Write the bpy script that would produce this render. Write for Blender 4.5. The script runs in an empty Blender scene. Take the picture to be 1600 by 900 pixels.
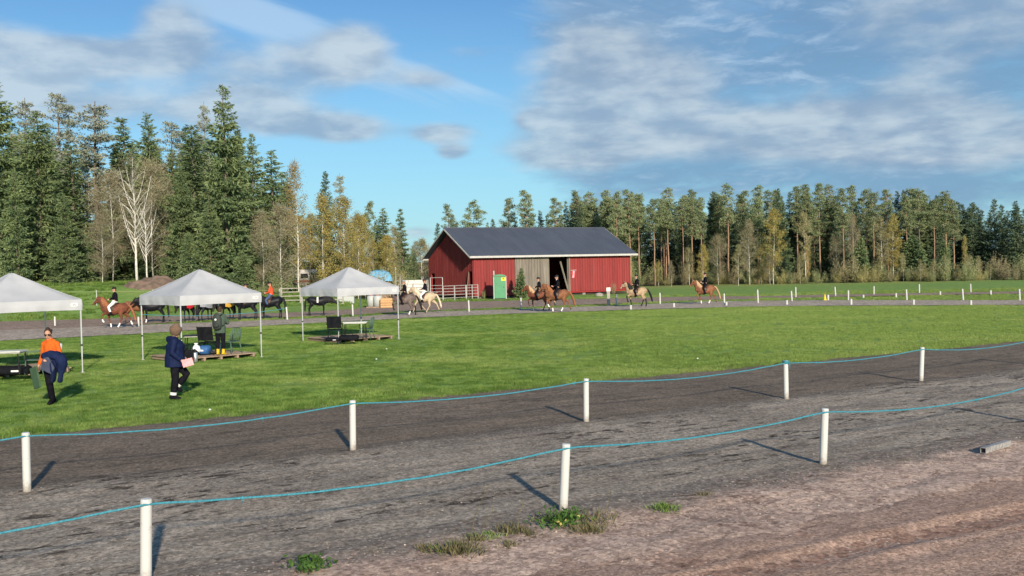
import bpy, math, random
import numpy as np
from mathutils import Vector, Matrix, noise as mn

R = math.radians
scene = bpy.context.scene
col = scene.collection

# ------------------------------------------------------------------ camera
FPX = 1480.0                                   # focal length in pixels of a 1600 px wide frame
CAM_H = 2.9
cam_data = bpy.data.cameras.new('camera')
cam = bpy.data.objects.new('camera', cam_data)
col.objects.link(cam)
cam_data.sensor_width = 36.0
cam_data.lens = 36.0 * FPX / 1600.0
cam_data.clip_start = 0.1
cam_data.clip_end = 5000
ROLL, PITCH = R(1.32), R(1.16)
fwd = Vector((0, math.cos(PITCH), -math.sin(PITCH)))
right0 = Vector((1, 0, 0)); up0 = right0.cross(fwd)
cr = right0 * math.cos(ROLL) - up0 * math.sin(ROLL)
cu = right0 * math.sin(ROLL) + up0 * math.cos(ROLL)
cam.matrix_world = Matrix(((cr.x, cu.x, -fwd.x, 0), (cr.y, cu.y, -fwd.y, 0), (cr.z, cu.z, -fwd.z, CAM_H), (0, 0, 0, 1)))
scene.camera = cam


def ray(px, py):
    return fwd + cr * ((px - 800) / FPX) + cu * ((450 - py) / FPX)


def G(px, py, z=0.0):
    """ground point seen at a pixel of the photograph"""
    d = ray(px, py)
    t = (z - CAM_H) / d.z
    return Vector((d.x * t, d.y * t, z))


def AT(px, dist):
    """point on the ground plane in the direction of a pixel column near the horizon, at a distance"""
    d = ray(px, 420 - .023 * (px - 800))
    return Vector((d.x / d.y * dist, dist, 0))


def HT(px, py, dist):
    """height of a point seen at a pixel when it stands at a distance"""
    d = ray(px, py)
    return CAM_H + d.z / d.y * dist


# ------------------------------------------------------------------ sun and sky
SUN_AZ = R(162.5)                              # clockwise from +Y : behind the camera, to its right
SUN_EL = R(20.0)
sd = Vector((math.sin(SUN_AZ) * math.cos(SUN_EL), math.cos(SUN_AZ) * math.cos(SUN_EL), math.sin(SUN_EL)))
sun_data = bpy.data.lights.new('sun', 'SUN')
sun_data.energy = 4.8
sun_data.angle = R(1.8)
sun_data.color = (1.0, 0.87, 0.70)
sun = bpy.data.objects.new('sun', sun_data)
col.objects.link(sun)
sun.rotation_euler = sd.to_track_quat('Z', 'Y').to_euler()
sun.location = sd * 60

world = bpy.data.worlds.new('World')
scene.world = world
world.use_nodes = True
scene.view_settings.view_transform = 'Standard'
scene.view_settings.look = 'None'
scene.view_settings.gamma = 1
scene.view_settings.exposure = 0.30
scene.view_settings.use_curve_mapping = False


class NT:
    """small helper for writing node trees"""
    def __init__(s, tree):
        s.t = tree; s.n = tree.nodes; s.l = tree.links

    def new(s, typ, **kw):
        n = s.n.new(typ)
        for k, v in kw.items():
            setattr(n, k, v)
        return n

    def put(s, sock, v):
        if hasattr(v, 'is_linked') or isinstance(v, bpy.types.NodeSocket):
            s.l.new(v, sock)
        else:
            sock.default_value = v

    def m(s, op, a, b=None, c=None, clamp=False):
        n = s.new('ShaderNodeMath', operation=op, use_clamp=clamp)
        s.put(n.inputs[0], a)
        if b is not None: s.put(n.inputs[1], b)
        if c is not None: s.put(n.inputs[2], c)
        return n.outputs[0]

    def vm(s, op, a, b=None):
        n = s.new('ShaderNodeVectorMath', operation=op)
        s.put(n.inputs[0], a)
        if b is not None: s.put(n.inputs[1], b)
        return n.outputs[0]

    def comb(s, x, y, z):
        n = s.new('ShaderNodeCombineXYZ')
        for i, v in enumerate((x, y, z)): s.put(n.inputs[i], v)
        return n.outputs[0]

    def noise(s, vec, scale, detail=4, rough=.55, dist=0.0, lac=2.0):
        n = s.new('ShaderNodeTexNoise')
        if vec is not None: s.l.new(vec, n.inputs['Vector'])
        n.inputs['Scale'].default_value = scale
        n.inputs['Detail'].default_value = detail
        n.inputs['Roughness'].default_value = rough
        n.inputs['Distortion'].default_value = dist
        return n.outputs['Fac']

    def ramp(s, v, a, b, lo=0.0, hi=1.0, smooth=True):
        n = s.new('ShaderNodeMapRange', interpolation_type='SMOOTHSTEP' if smooth else 'LINEAR')
        s.put(n.inputs[0], v)
        for i, q in enumerate((a, b, lo, hi)): s.put(n.inputs[i + 1], q)
        return n.outputs[0]

    def mix(s, f, a, b):
        n = s.new('ShaderNodeMix', data_type='RGBA')
        s.put(n.inputs[0], f)
        for i, v in ((6, a), (7, b)):
            if isinstance(v, (tuple, list)): v = (v[0], v[1], v[2], 1)
            s.put(n.inputs[i], v)
        return n.outputs[2]


def build_world():
    t = NT(world.node_tree)
    t.n.clear()
    out = t.new('ShaderNodeOutputWorld')
    sky = t.new('ShaderNodeTexSky', sky_type='NISHITA')
    sky.sun_disc = False
    sky.sun_elevation = SUN_EL
    sky.sun_rotation = SUN_AZ
    sky.air_density = 1.0; sky.dust_density = 0.6; sky.ozone_density = 2.5
    hs = t.new('ShaderNodeHueSaturation')
    t.l.new(sky.outputs[0], hs.inputs['Color']); hs.inputs['Saturation'].default_value = 1.08
    bg = t.new('ShaderNodeBackground'); bg.inputs[1].default_value = 0.10
    t.l.new(t.vm('MULTIPLY', hs.outputs[0], (.62, .84, .99)), bg.inputs[0])
    tc = t.new('ShaderNodeTexCoord'); d = tc.outputs['Generated']
    sp = t.new('ShaderNodeSeparateXYZ'); t.l.new(d, sp.inputs[0])
    x, y, z = sp.outputs
    az = t.m('ARCTAN2', x, y)
    el = t.m('ARCSINE', z)
    zz = t.m('ADD', t.m('MAXIMUM', z, 0.0), 0.10)
    P = t.comb(t.m('DIVIDE', x, zz), t.m('DIVIDE', y, zz), 0.0)      # a flat cloud deck seen from below
    warp = t.noise(P, 1.1, 3)
    rot = t.new('ShaderNodeMapping'); t.l.new(P, rot.inputs[0])
    rot.inputs['Rotation'].default_value = (0, 0, R(-38)); rot.inputs['Scale'].default_value = (1.0, 2.2, 1)
    Pr = rot.outputs[0]

    def blob(px, py, rx, ry, pw=1.0, tilt=0.0):
        a0 = (px - 800) / FPX; e0 = (420 - .023 * (px - 800) - py) / FPX
        da = t.m('SUBTRACT', az, a0); de = t.m('SUBTRACT', el, e0)
        if tilt:
            de = t.m('SUBTRACT', de, t.m('MULTIPLY', da, tilt))
        u = t.m('DIVIDE', da, rx / FPX); v = t.m('DIVIDE', de, ry / FPX)
        q = t.m('ADD', t.m('MULTIPLY', u, u), t.m('MULTIPLY', v, v))
        return t.m('MULTIPLY', t.m('POWER', 2.718, t.m('MULTIPLY', q, -1.0)), pw)

    def total(lst):
        r = lst[0]
        for q in lst[1:]: r = t.m('ADD', r, q)
        return r
    DR = t.new('ShaderNodeMapping'); t.l.new(t.comb(az, t.m('MULTIPLY', el, 1.6), 0.0), DR.inputs[0])
    DR.inputs['Rotation'].default_value = (0, 0, R(-24)); DR.inputs['Scale'].default_value = (1.0, 1.9, 1)
    n1 = t.noise(DR.outputs[0], 3.6, 6, .55, .4)
    n2 = t.noise(DR.outputs[0], 19.0, 7, .62, .4)
    n3 = t.noise(P, 3.2, 7, .6, .2)
    # high rippled deck over the right half
    deck = t.m('MULTIPLY', t.ramp(az, -0.02, 0.10), t.ramp(el, 0.015, 0.075))
    deck = t.m('MULTIPLY', deck, t.ramp(az, 1.6, 2.4, 1.0, 0.35))
    dk = t.m('ADD', t.m('MULTIPLY', deck, .52), t.m('ADD', t.m('MULTIPLY', t.m('SUBTRACT', n1, .5), 1.05), t.m('MULTIPLY', t.m('SUBTRACT', n2, .5), .62)))
    dens_deck = t.m('MULTIPLY', t.ramp(dk, .12, .62), t.ramp(deck, .03, .3))
    # cumulus banks, given in directions of the sky; edges broken by noise in the direction space
    D = t.new('ShaderNodeMapping'); t.l.new(t.comb(az, t.m('MULTIPLY', el, 2.1), 0.0), D.inputs[0])
    nd = t.noise(D.outputs[0], 5.5, 6, .52, .2)
    nd2 = t.noise(D.outputs[0], 18.0, 4, .5, .2)
    grey_b = total([blob(60, 125, 190, 38, .85), blob(100, 185, 260, 34, .6), blob(370, 190, 130, 40, .6), blob(430, 130, 110, 55, .55), blob(300, 72, 60, 45, .8), blob(235, 120, 110, 26, .55),
                    blob(562, 90, 66, 44, 1.0), blob(545, 208, 92, 25, 1.0), blob(693, 212, 48, 18, .85), blob(712, 240, 28, 12, .8), blob(745, 88, 55, 15, .45),
                    blob(440, 195, 35, 18, .55), blob(675, 130, 66, 22, .75), blob(840, 190, 26, 12, .7), blob(960, 110, 130, 80, .95), blob(970, 165, 150, 55, .6), blob(1240, 215, 330, 50, .9), blob(900, 245, 110, 34, .62), blob(1450, 70, 190, 90, .7),
                    blob(-300, 120, 260, 90, .9), blob(660, 362, 40, 14, .6), blob(1500, 250, 260, 40, .7)])
    gd = t.m('ADD', grey_b, t.m('ADD', t.m('MULTIPLY', t.m('SUBTRACT', nd, .5), 1.15), t.m('MULTIPLY', t.m('SUBTRACT', nd2, .5), .40)))
    dens_g = t.m('MULTIPLY', t.ramp(gd, .28, .80), t.ramp(grey_b, .08, .35))
    # thin streaks
    wis_b = total([blob(470, 75, 300, 36, 1.0, -.36), blob(280, 18, 260, 30, .9, -.2), blob(700, 128, 120, 14, .9, -.3), blob(820, 268, 200, 18, .35), blob(1050, 30, 230, 60, .9)])
    S = t.new('ShaderNodeMapping'); t.l.new(t.comb(az, t.m('MULTIPLY', t.m('ADD', el, t.m('MULTIPLY', az, .34)), 7.0), 0.0), S.inputs[0])
    nw = t.noise(S.outputs[0], 4.0, 7, .62, .5)
    dens_w = t.m('MULTIPLY', t.m('MULTIPLY', t.ramp(t.m('ADD', wis_b, t.m('MULTIPLY', t.m('SUBTRACT', nw, .5), 2.2)), .35, 1.25), .62), t.ramp(wis_b, .1, .45))
    # colours of what scatters down to us: shaded bases blue-grey, sun-struck flanks cream
    lit = t.ramp(t.m('ADD', t.m('MULTIPLY', nd2, .8), t.m('MULTIPLY', n3, .7)), .55, .98)
    lit_add = t.m('ADD', lit, total([blob(565, 78, 60, 26, .55), blob(95, 125, 140, 40, .25), blob(200, 165, 120, 25, .3)]), clamp=True)
    cg = t.mix(lit_add, (.245, .335, .455), (.47, .55, .61))
    cd = t.mix(t.ramp(t.m('ADD', t.m('ADD', n2, t.m('MULTIPLY', n3, .35)), t.m('MULTIPLY', blob(1120, 100, 200, 110), .10)), .69, 1.07), (.150, .265, .42), (.40, .52, .66))
    cw = (.42, .57, .72)

    def bgc(c, s=1.0):
        b = t.new('ShaderNodeBackground'); b.inputs[1].default_value = s
        if isinstance(c, tuple): b.inputs[0].default_value = (*c, 1)
        else: t.l.new(c, b.inputs[0])
        return b.outputs[0]

    def mixs(f, a, b):
        m = t.new('ShaderNodeMixShader'); t.l.new(f, m.inputs[0]); t.l.new(a, m.inputs[1]); t.l.new(b, m.inputs[2])
        return m.outputs[0]
    # pale air low down
    low = t.ramp(el, 0.0, 0.34, 1.0, 0.0)
    sh = mixs(t.m('MULTIPLY', low, .50), bg.outputs[0], bgc((.33, .64, .78)))
    sh = mixs(t.m('MULTIPLY', dens_w, 1.0), sh, bgc(cw))
    sh = mixs(t.m('MULTIPLY', dens_deck, .80), sh, bgc(cd))
    sh = mixs(t.m('MULTIPLY', dens_g, .82), sh, bgc(cg))
    t.l.new(sh, out.inputs[0])


build_world()

# ------------------------------------------------------------------ tags and objects

def tag(o, label=None, cat=None, group=None, kind=None):
    if label: o['label'] = label
    if cat: o['category'] = cat
    if group: o['group'] = group
    if kind: o['kind'] = kind
    return o


def empty(name, loc=(0, 0, 0), rz=0.0, label=None, cat=None, group=None):
    o = bpy.data.objects.new(name, None)
    o.empty_display_size = .2
    col.objects.link(o)
    o.location = loc
    o.rotation_euler = (0, 0, rz)
    tag(o, label, cat, group)
    return o


ORD = 'first second third fourth fifth sixth seventh eighth ninth tenth eleventh twelfth thirteenth fourteenth fifteenth sixteenth seventeenth eighteenth nineteenth twentieth twenty-first twenty-second twenty-third twenty-fourth'.split()
CHILD = {}


def link(name, mesh, parent=None, mat=None, loc=None):
    o = bpy.data.objects.new(name, mesh)
    col.objects.link(o)
    if mat is not None and not mesh.materials:
        mesh.materials.append(mat)
    if parent is not None:
        o.parent = parent
        CHILD.setdefault(parent, []).append(o)
    if loc is not None: o.location = loc
    return o


def copy_tree(o, parent=None):
    c = o.copy()
    col.objects.link(c)
    for k in ('label', 'group', 'category', 'kind'):
        if parent is None and k in c and k != 'category' and k != 'kind':
            pass
    if parent is not None:
        c.parent = parent
        CHILD.setdefault(parent, []).append(c)
    for ch in CHILD.get(o, []):
        copy_tree(ch, c)
    return c


# ------------------------------------------------------------------ materials

def material(name, c1, c2=None, scale=3.0, rough=.8, metal=0.0, bump=0.0, bscale=30.0, detail=5, coord='Object', lo=.35, hi=.65,
             island=0.0, trans=0.0, stretch=None, spec=.3, c3=None, s3=.5):
    m = bpy.data.materials.new(name)
    m.use_nodes = True
    t = NT(m.node_tree)
    t.n.clear()
    out = t.new('ShaderNodeOutputMaterial')
    b = t.new('ShaderNodeBsdfPrincipled')
    b.inputs['Roughness'].default_value = rough
    b.inputs['Metallic'].default_value = metal
    b.inputs['Specular IOR Level'].default_value = spec
    vec = None
    if coord == 'World':
        g = t.new('ShaderNodeNewGeometry'); vec = g.outputs['Position']
    else:
        g = t.new('ShaderNodeTexCoord'); vec = g.outputs['Object']
    if stretch:
        mp = t.new('ShaderNodeMapping'); t.l.new(vec, mp.inputs[0]); mp.inputs['Scale'].default_value = stretch; vec = mp.outputs[0]
    c = (*c1, 1)
    if c2 is not None:
        f = t.ramp(t.noise(vec, scale, detail, .6), lo, hi)
        c = t.mix(f, c1, c2)
        if c3 is not None:
            c = t.mix(t.ramp(t.noise(vec, scale * s3, detail, .6, .3), .5, .72), c, c3)
    if island:
        gi = t.new('ShaderNodeNewGeometry')
        oi = t.new('ShaderNodeObjectInfo')
        v = t.m('ADD', t.m('MULTIPLY', gi.outputs['Random Per Island'], island), 1 - island * .5)
        v = t.m('MULTIPLY', v, t.m('ADD', t.m('MULTIPLY', oi.outputs['Random'], island * .6), 1 - island * .3))
        c = t.vm('MULTIPLY', c if not isinstance(c, tuple) else c[:3], t.comb(v, v, v))
    t.put(b.inputs['Base Color'], c)
    if bump:
        bn = t.new('ShaderNodeBump'); bn.inputs['Strength'].default_value = bump
        bn.inputs['Distance'].default_value = .02
        t.l.new(t.noise(vec, bscale, 5, .65), bn.inputs['Height'])
        t.l.new(bn.outputs[0], b.inputs['Normal'])
    sh = b.outputs[0]
    if trans:
        tr = t.new('ShaderNodeBsdfTranslucent'); t.put(tr.inputs[0], c)
        mx = t.new('ShaderNodeMixShader'); mx.inputs[0].default_value = trans
        t.l.new(sh, mx.inputs[1]); t.l.new(tr.outputs[0], mx.inputs[2]); sh = mx.outputs[0]
    t.l.new(sh, out.inputs[0])
    return m


M = {}
def post_material():
    m = material('post_paint', (.56, .565, .54), (.45, .45, .41), scale=9, rough=.45, lo=.5, hi=.8, stretch=(1, 1, .25))
    t = NT(m.node_tree); b = [n for n in t.n if n.type == 'BSDF_PRINCIPLED'][0]
    base = b.inputs['Base Color'].links[0].from_socket
    tc = t.new('ShaderNodeTexCoord'); sp = t.new('ShaderNodeSeparateXYZ'); t.l.new(tc.outputs['Object'], sp.inputs[0])
    g = t.new('ShaderNodeNewGeometry')
    n = t.noise(g.outputs['Position'], 22, 5, .7)
    d = t.ramp(t.m('ADD', sp.outputs[2], t.m('MULTIPLY', n, .34)), .16, .34, 1, 0)
    c = t.mix(t.m('MULTIPLY', d, .75), base, (.22, .18, .14))
    sm = t.ramp(t.noise(g.outputs['Position'], 13, 6, .75, 1.0), .60, .68)
    c = t.mix(t.m('MULTIPLY', sm, .45), c, (.26, .23, .19))
    t.l.new(c, b.inputs['Base Color'])
    M['post_paint'] = m


def mk(k, *a, **kw): M[k] = material(k, *a, **kw)


mk('spruce_needles', (0.107, 0.162, 0.075), (0.196, 0.250, 0.105), scale=.5, island=.4, trans=.12, rough=.75)
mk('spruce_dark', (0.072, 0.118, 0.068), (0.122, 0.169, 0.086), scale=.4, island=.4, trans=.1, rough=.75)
mk('pine_needles', (0.168, 0.223, 0.111), (0.256, 0.296, 0.148), scale=.6, island=.4, trans=.15, rough=.75)
mk('pine_pale', (0.268, 0.300, 0.224), (0.350, 0.365, 0.277), scale=.6, island=.4, trans=.15, rough=.75)
mk('birch_yellow', (.46, .36, .10), (.34, .31, .10), scale=.5, island=.6, trans=.3)
mk('birch_gold', (.44, .32, .13), (.36, .30, .12), scale=.5, island=.6, trans=.3)
mk('birch_olive', (0.316, 0.307, 0.146), (0.450, 0.390, 0.172), scale=.6, island=.6, trans=.25)
mk('birch_tan', (0.347, 0.288, 0.164), (0.267, 0.253, 0.132), scale=.6, island=.5, trans=.2)
mk('twig_brown', (0.282, 0.245, 0.160), (0.192, 0.172, 0.110), scale=2, island=.5)
mk('shrub_leaf', (0.375, 0.361, 0.148), (0.508, 0.455, 0.205), scale=.6, island=.6, trans=.25)
mk('shrub_green', (0.255, 0.315, 0.132), (0.390, 0.390, 0.198), scale=.6, island=.6, trans=.25)
mk('bark_pine', (.36, .225, .150), (.27, .18, .125), scale=6, stretch=(1, 1, .3), bump=.5)
mk('bark_grey', (.19, .155, .12), (.12, .10, .08), scale=6, stretch=(1, 1, .3), bump=.5)
mk('bark_birch', (.74, .71, .65), (.60, .57, .51), scale=5, c3=(.10, .09, .08), s3=.5)
mk('red_boards', (.235, .034, .034), (.28, .046, .045), scale=2.2, stretch=(6, 6, .35), island=.22, rough=.85, c3=(.22, .05, .045), s3=.4)
mk('red_wall', (.26, .03, .03), rough=.9)
mk('grey_boards', (.155, .135, .112), (.22, .195, .165), scale=2.5, stretch=(5, 5, .3), island=.3, rough=.9, c3=(.15, .12, .10), s3=.6)
mk('dark_inside', (.03, .028, .026), (.05, .045, .04), scale=2)
mk('roof_metal', (.064, .074, .100), (.076, .087, .114), scale=.6, rough=.55, metal=.0, spec=.25, stretch=(1, .25, 1), island=.06)
mk('white_paint', (.74, .73, .70), (.66, .65, .61), scale=3, rough=.5)
mk('dull_metal', (.42, .41, .40), (.26, .25, .24), scale=20, rough=.6, metal=.3)
mk('eave_paint', (.52, .51, .49), (.45, .44, .42), scale=3, rough=.6)
mk('post_white', (.55, .555, .53), (.43, .43, .39), scale=9, rough=.45, lo=.5, hi=.8, stretch=(1, 1, .25))
mk('rope_teal', (.028, .19, .255), (.065, .29, .36), scale=40, rough=.6)
mk('rope_pale', (.30, .36, .17))
mk('tent_fabric', (.70, .71, .75), (.64, .65, .69), scale=1.5, rough=.75, trans=.35, bump=.15, bscale=9)
mk('tent_pole', (.62, .63, .63), rough=.35, metal=.3)
mk('plank_wood', (.26, .185, .13), (.35, .26, .19), scale=4, stretch=(1, 6, 1), island=.35, rough=.9)
mk('galvanised', (.42, .40, .39), (.52, .50, .48), scale=5, rough=.45, metal=.4)
mk('old_rail', (.40, .38, .33), (.30, .28, .24), scale=5, rough=.8)
mk('toilet_green', (.075, .255, .13), (.085, .28, .145), scale=2, rough=.5)
mk('pale_plastic', (.44, .47, .45), rough=.5)
mk('yellow_sign', (.75, .60, .05), rough=.5)
mk('black_print', (.03, .03, .03), rough=.5)
mk('metal_black', (.02, .02, .022), rough=.4, metal=.3)
mk('fabric_black', (.008, .009, .012), (.014, .015, .019), scale=6, rough=.9, spec=.08)
mk('chair_green', (.075, .13, .10), (.09, .15, .115), scale=3, rough=.5)
mk('table_top', (.60, .62, .58), (.52, .54, .5), scale=4, rough=.6)
mk('skin', (.52, .30, .21), (.48, .26, .18), scale=20, rough=.6)
mk('hair_dark', (.035, .018, .012), (.06, .03, .018), scale=30, rough=.7)
mk('orange_knit', (.72, .13, .012), (.62, .10, .010), scale=20, rough=.85, bump=.4, bscale=60)
mk('navy_cloth', (.008, .015, .050), (.013, .022, .070), scale=8, rough=.85, spec=.1, bump=.3, bscale=20)
mk('slate_lining', (.045, .055, .095), (.06, .07, .12), scale=8, rough=.8, bump=.3, bscale=25)
mk('black_cloth', (.006, .006, .010), (.012, .012, .017), scale=9, rough=.9, spec=.08, bump=.3, bscale=25)
mk('navy_coat', (.005, .010, .042), (.008, .016, .060), scale=7, rough=.7, spec=.15, bump=.5, bscale=14)
mk('green_coat', (.050, .080, .060), (.065, .10, .075), scale=8, rough=.8, bump=.3, bscale=25)
mk('pack_dark', (.030, .040, .035), (.04, .05, .045), scale=9, rough=.7)
mk('yellow_rubber', (.72, .48, .02), (.66, .43, .02), scale=9, rough=.35)
mk('hat_fur', (.20, .13, .09), (.13, .085, .058), scale=40, rough=.95, bump=.8, bscale=60)
mk('pink_cover', (.75, .30, .33), (.80, .40, .42), scale=12, rough=.6)
mk('board_green', (.055, .105, .060), (.07, .12, .07), scale=10, rough=.55)
mk('reflect_band', (.75, .76, .72), rough=.4)
mk('steel', (.62, .63, .64), rough=.25, metal=.8)
mk('white_cloth', (.75, .75, .74), rough=.8)
mk('orange_vest', (.85, .09, .03), rough=.7)
mk('pink_vest', (.85, .16, .12), rough=.7)
mk('red_rug', (.62, .02, .04), rough=.8)
mk('grey_rug', (.30, .32, .35), (.24, .26, .29), scale=9, rough=.8)
mk('yellow_rug', (.62, .36, .06), rough=.8)
mk('cooler_blue', (.03, .10, .28), (.04, .13, .33), scale=9, rough=.6)
mk('jeans', (.05, .08, .16), (.07, .10, .19), scale=9, rough=.8)
mk('leather', (.05, .025, .015), rough=.5)
mk('h_chestnut', (0.110, 0.039, 0.022), (0.206, 0.073, 0.040), scale=5, rough=.75, spec=.2, lo=.3, hi=.7, bump=.35, bscale=14, detail=6)
mk('h_light', (0.148, 0.061, 0.031), (0.266, 0.116, 0.059), scale=5, rough=.75, spec=.2, lo=.3, hi=.7, bump=.35, bscale=14, detail=6)
mk('h_black', (.007, .008, .012), (.012, .013, .018), scale=2.5, rough=.5, spec=.2)
mk('h_greybrown', (0.097, 0.076, 0.068), (0.189, 0.147, 0.130), scale=5, rough=.75, spec=.2, lo=.3, hi=.7, bump=.35, bscale=14, detail=6)
mk('h_palomino', (0.390, 0.305, 0.203), (0.614, 0.484, 0.330), scale=5, rough=.75, spec=.2, lo=.3, hi=.7, bump=.35, bscale=14, detail=6)
mk('h_dun', (0.288, 0.203, 0.123), (0.460, 0.330, 0.206), scale=5, rough=.75, spec=.2, lo=.3, hi=.7, bump=.35, bscale=14, detail=6)
mk('mane_flax', (.50, .34, .20), (.40, .25, .14), scale=14, rough=.8)
mk('mane_red', (.32, .13, .06), (.24, .09, .04), scale=14, rough=.8)
mk('mane_black', (.012, .012, .014), rough=.7)
mk('mane_cream', (.66, .56, .42), (.56, .46, .33), scale=14, rough=.8)
mk('hoof', (.06, .05, .045), rough=.6)
mk('stone', (.36, .33, .29), (.24, .22, .20), scale=4, rough=.9, island=.5)
mk('pebble', (.27, .235, .215), (.16, .14, .13), scale=7, coord='World', rough=.9, island=.9)
mk('red_pebble', (.28, .20, .175), (.17, .12, .105), scale=7, coord='World', rough=.9, island=.9)
mk('clod', (.20, .12, .085), (.13, .08, .06), scale=7, coord='World', rough=1, island=.6)
mk('pale_pebble', (.55, .48, .42), (.42, .35, .30), scale=7, coord='World', island=.5)
mk('earth_pile', (.24, .165, .125), (.15, .11, .08), scale=2, rough=1, bump=1, bscale=8)
mk('weed_leaf', (.055, .13, .025), (.08, .16, .03), scale=10, island=.5, trans=.25)
mk('weed_dry', (.24, .20, .11), (.13, .13, .05), scale=8, island=.5, trans=.2)
mk('weed_yellow', (.42, .36, .10), rough=.7)
mk('caravan_white', (.70, .68, .64), (.62, .60, .57), scale=2, rough=.4)
mk('window_dark', (.03, .035, .045), rough=.1, spec=.8)
mk('red_stripe', (.42, .06, .06), rough=.5)
mk('blue_tarp', (.12, .36, .58), (.16, .42, .64), scale=4, rough=.6, bump=.5, bscale=4)
mk('crate_wood', (.48, .28, .13), (.55, .34, .17), scale=6, rough=.8, island=.3)
mk('flag_red', (.6, .05, .07)); mk('flag_blue', (.04, .06, .25)); mk('eye_dark', (.01, .01, .01), rough=.2)
mk('lip', (.38, .11, .09), rough=.6)

post_material()

# ------------------------------------------------------------------ mesh building


class MB:
    def __init__(s):
        s.v = []; s.f = []

    def add(s, vs, fs):
        b = len(s.v)
        s.v += [tuple(q) for q in vs]
        s.f += [tuple(b + i for i in f) for f in fs]
        return s

    def box(s, c, d, rz=0.0, taper=1.0, mat=None):
        hx, hy, hz = d[0] / 2, d[1] / 2, d[2] / 2
        vs = []
        for sz, k in ((-1, 1.0), (1, taper)):
            for sx, sy in ((-1, -1), (1, -1), (1, 1), (-1, 1)):
                x, y = sx * hx * k, sy * hy * k
                p = Vector((x * math.cos(rz) - y * math.sin(rz), x * math.sin(rz) + y * math.cos(rz), sz * hz))
                if mat is not None: p = mat @ p
                vs.append(p + Vector(c))
        return s.add(vs, [(3, 2, 1, 0), (4, 5, 6, 7), (0, 1, 5, 4), (1, 2, 6, 5), (2, 3, 7, 6), (3, 0, 4, 7)])

    def tube(s, pts, rad, n=8, side=None, cap=True, round_ends=False):
        """tube along points; rad: number, list of numbers or list of (lateral, other) pairs"""
        pts = [Vector(p) for p in pts]
        k = len(pts)
        if not isinstance(rad, (list, tuple)): rad = [rad] * k
        rad = [r if isinstance(r, (tuple, list)) else (r, r) for r in rad]
        if round_ends:
            t0 = (pts[0] - pts[1]).normalized(); t1 = (pts[-1] - pts[-2]).normalized()
            r0, r1 = rad[0], rad[-1]
            e0 = min(r0); e1 = min(r1)
            pts = [pts[0] + t0 * e0 * .92, pts[0] + t0 * e0 * .6] + pts + [pts[-1] + t1 * e1 * .6, pts[-1] + t1 * e1 * .92]
            rad = [(r0[0] * .35, r0[1] * .35), (r0[0] * .78, r0[1] * .78)] + rad + [(r1[0] * .78, r1[1] * .78), (r1[0] * .35, r1[1] * .35)]
            k = len(pts)
        vs = []
        prev = Vector(side).normalized() if side is not None else None
        for i in range(k):
            a = pts[max(i - 1, 0)]; b = pts[min(i + 1, k - 1)]
            tan = (b - a)
            if tan.length < 1e-9: tan = Vector((0, 0, 1))
            tan.normalize()
            if prev is None:
                prev = Vector((0, 1, 0)) if abs(tan.y) < .9 else Vector((1, 0, 0))
            u = prev - tan * prev.dot(tan)
            if u.length < 1e-4: u = tan.orthogonal()
            u.normalize()
            if side is None: prev = u
            w = tan.cross(u)
            for j in range(n):
                an = 2 * math.pi * j / n
                vs.append(pts[i] + u * math.cos(an) * rad[i][0] + w * math.sin(an) * rad[i][1])
        fs = []
        for i in range(k - 1):
            for j in range(n):
                j2 = (j + 1) % n
                fs.append((i * n + j, i * n + j2, (i + 1) * n + j2, (i + 1) * n + j))
        if cap:
            fs.append(tuple(range(n - 1, -1, -1)))
            fs.append(tuple((k - 1) * n + j for j in range(n)))
        return s.add(vs, fs)

    def ball(s, c, r, n=10, m=6):
        r = r if isinstance(r, (tuple, list)) else (r, r, r)
        c = Vector(c)
        vs = [c + Vector((0, 0, -r[2]))]
        for i in range(1, m):
            th = -math.pi / 2 + math.pi * i / m
            for j in range(n):
                a = 2 * math.pi * j / n
                vs.append(c + Vector((math.cos(a) * math.cos(th) * r[0], math.sin(a) * math.cos(th) * r[1], math.sin(th) * r[2])))
        vs.append(c + Vector((0, 0, r[2])))
        fs = [(0, 1 + (j + 1) % n, 1 + j) for j in range(n)]
        for i in range(m - 2):
            for j in range(n):
                a = 1 + i * n; j2 = (j + 1) % n
                fs.append((a + j, a + j2, a + n + j2, a + n + j))
        a = 1 + (m - 2) * n
        fs += [(a + j, a + (j + 1) % n, len(vs) - 1) for j in range(n)]
        return s.add(vs, fs)

    def mesh(s, name, mat=None, smooth=False):
        me = bpy.data.meshes.new(name)
        me.from_pydata(s.v, [], s.f)
        if smooth: me.polygons.foreach_set('use_smooth', [True] * len(me.polygons))
        if mat is not None: me.materials.append(M[mat] if isinstance(mat, str) else mat)
        me.update()
        return me

    def build(s, name, mat, parent=None, smooth=False, loc=None):
        return link(name, s.mesh(name, mat, smooth), parent, None, loc)


def fuse(mb, name, mat, voxel, smooth=4, fac=.5):
    """one continuous skin over overlapping closed shapes"""
    me = mb.mesh(name + '_raw')
    o = bpy.data.objects.new('tmp', me)
    col.objects.link(o)
    r = o.modifiers.new('r', 'REMESH'); r.mode = 'VOXEL'; r.voxel_size = voxel; r.adaptivity = 0
    if smooth:
        s = o.modifiers.new('s', 'SMOOTH'); s.iterations = smooth; s.factor = fac
    dg = bpy.context.evaluated_depsgraph_get()
    out = bpy.data.meshes.new_from_object(o.evaluated_get(dg), depsgraph=dg)
    out.name = name
    bpy.data.objects.remove(o); bpy.data.meshes.remove(me)
    out.materials.clear(); out.materials.append(M[mat])
    out.polygons.foreach_set('use_smooth', [True] * len(out.polygons))
    return out


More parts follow.
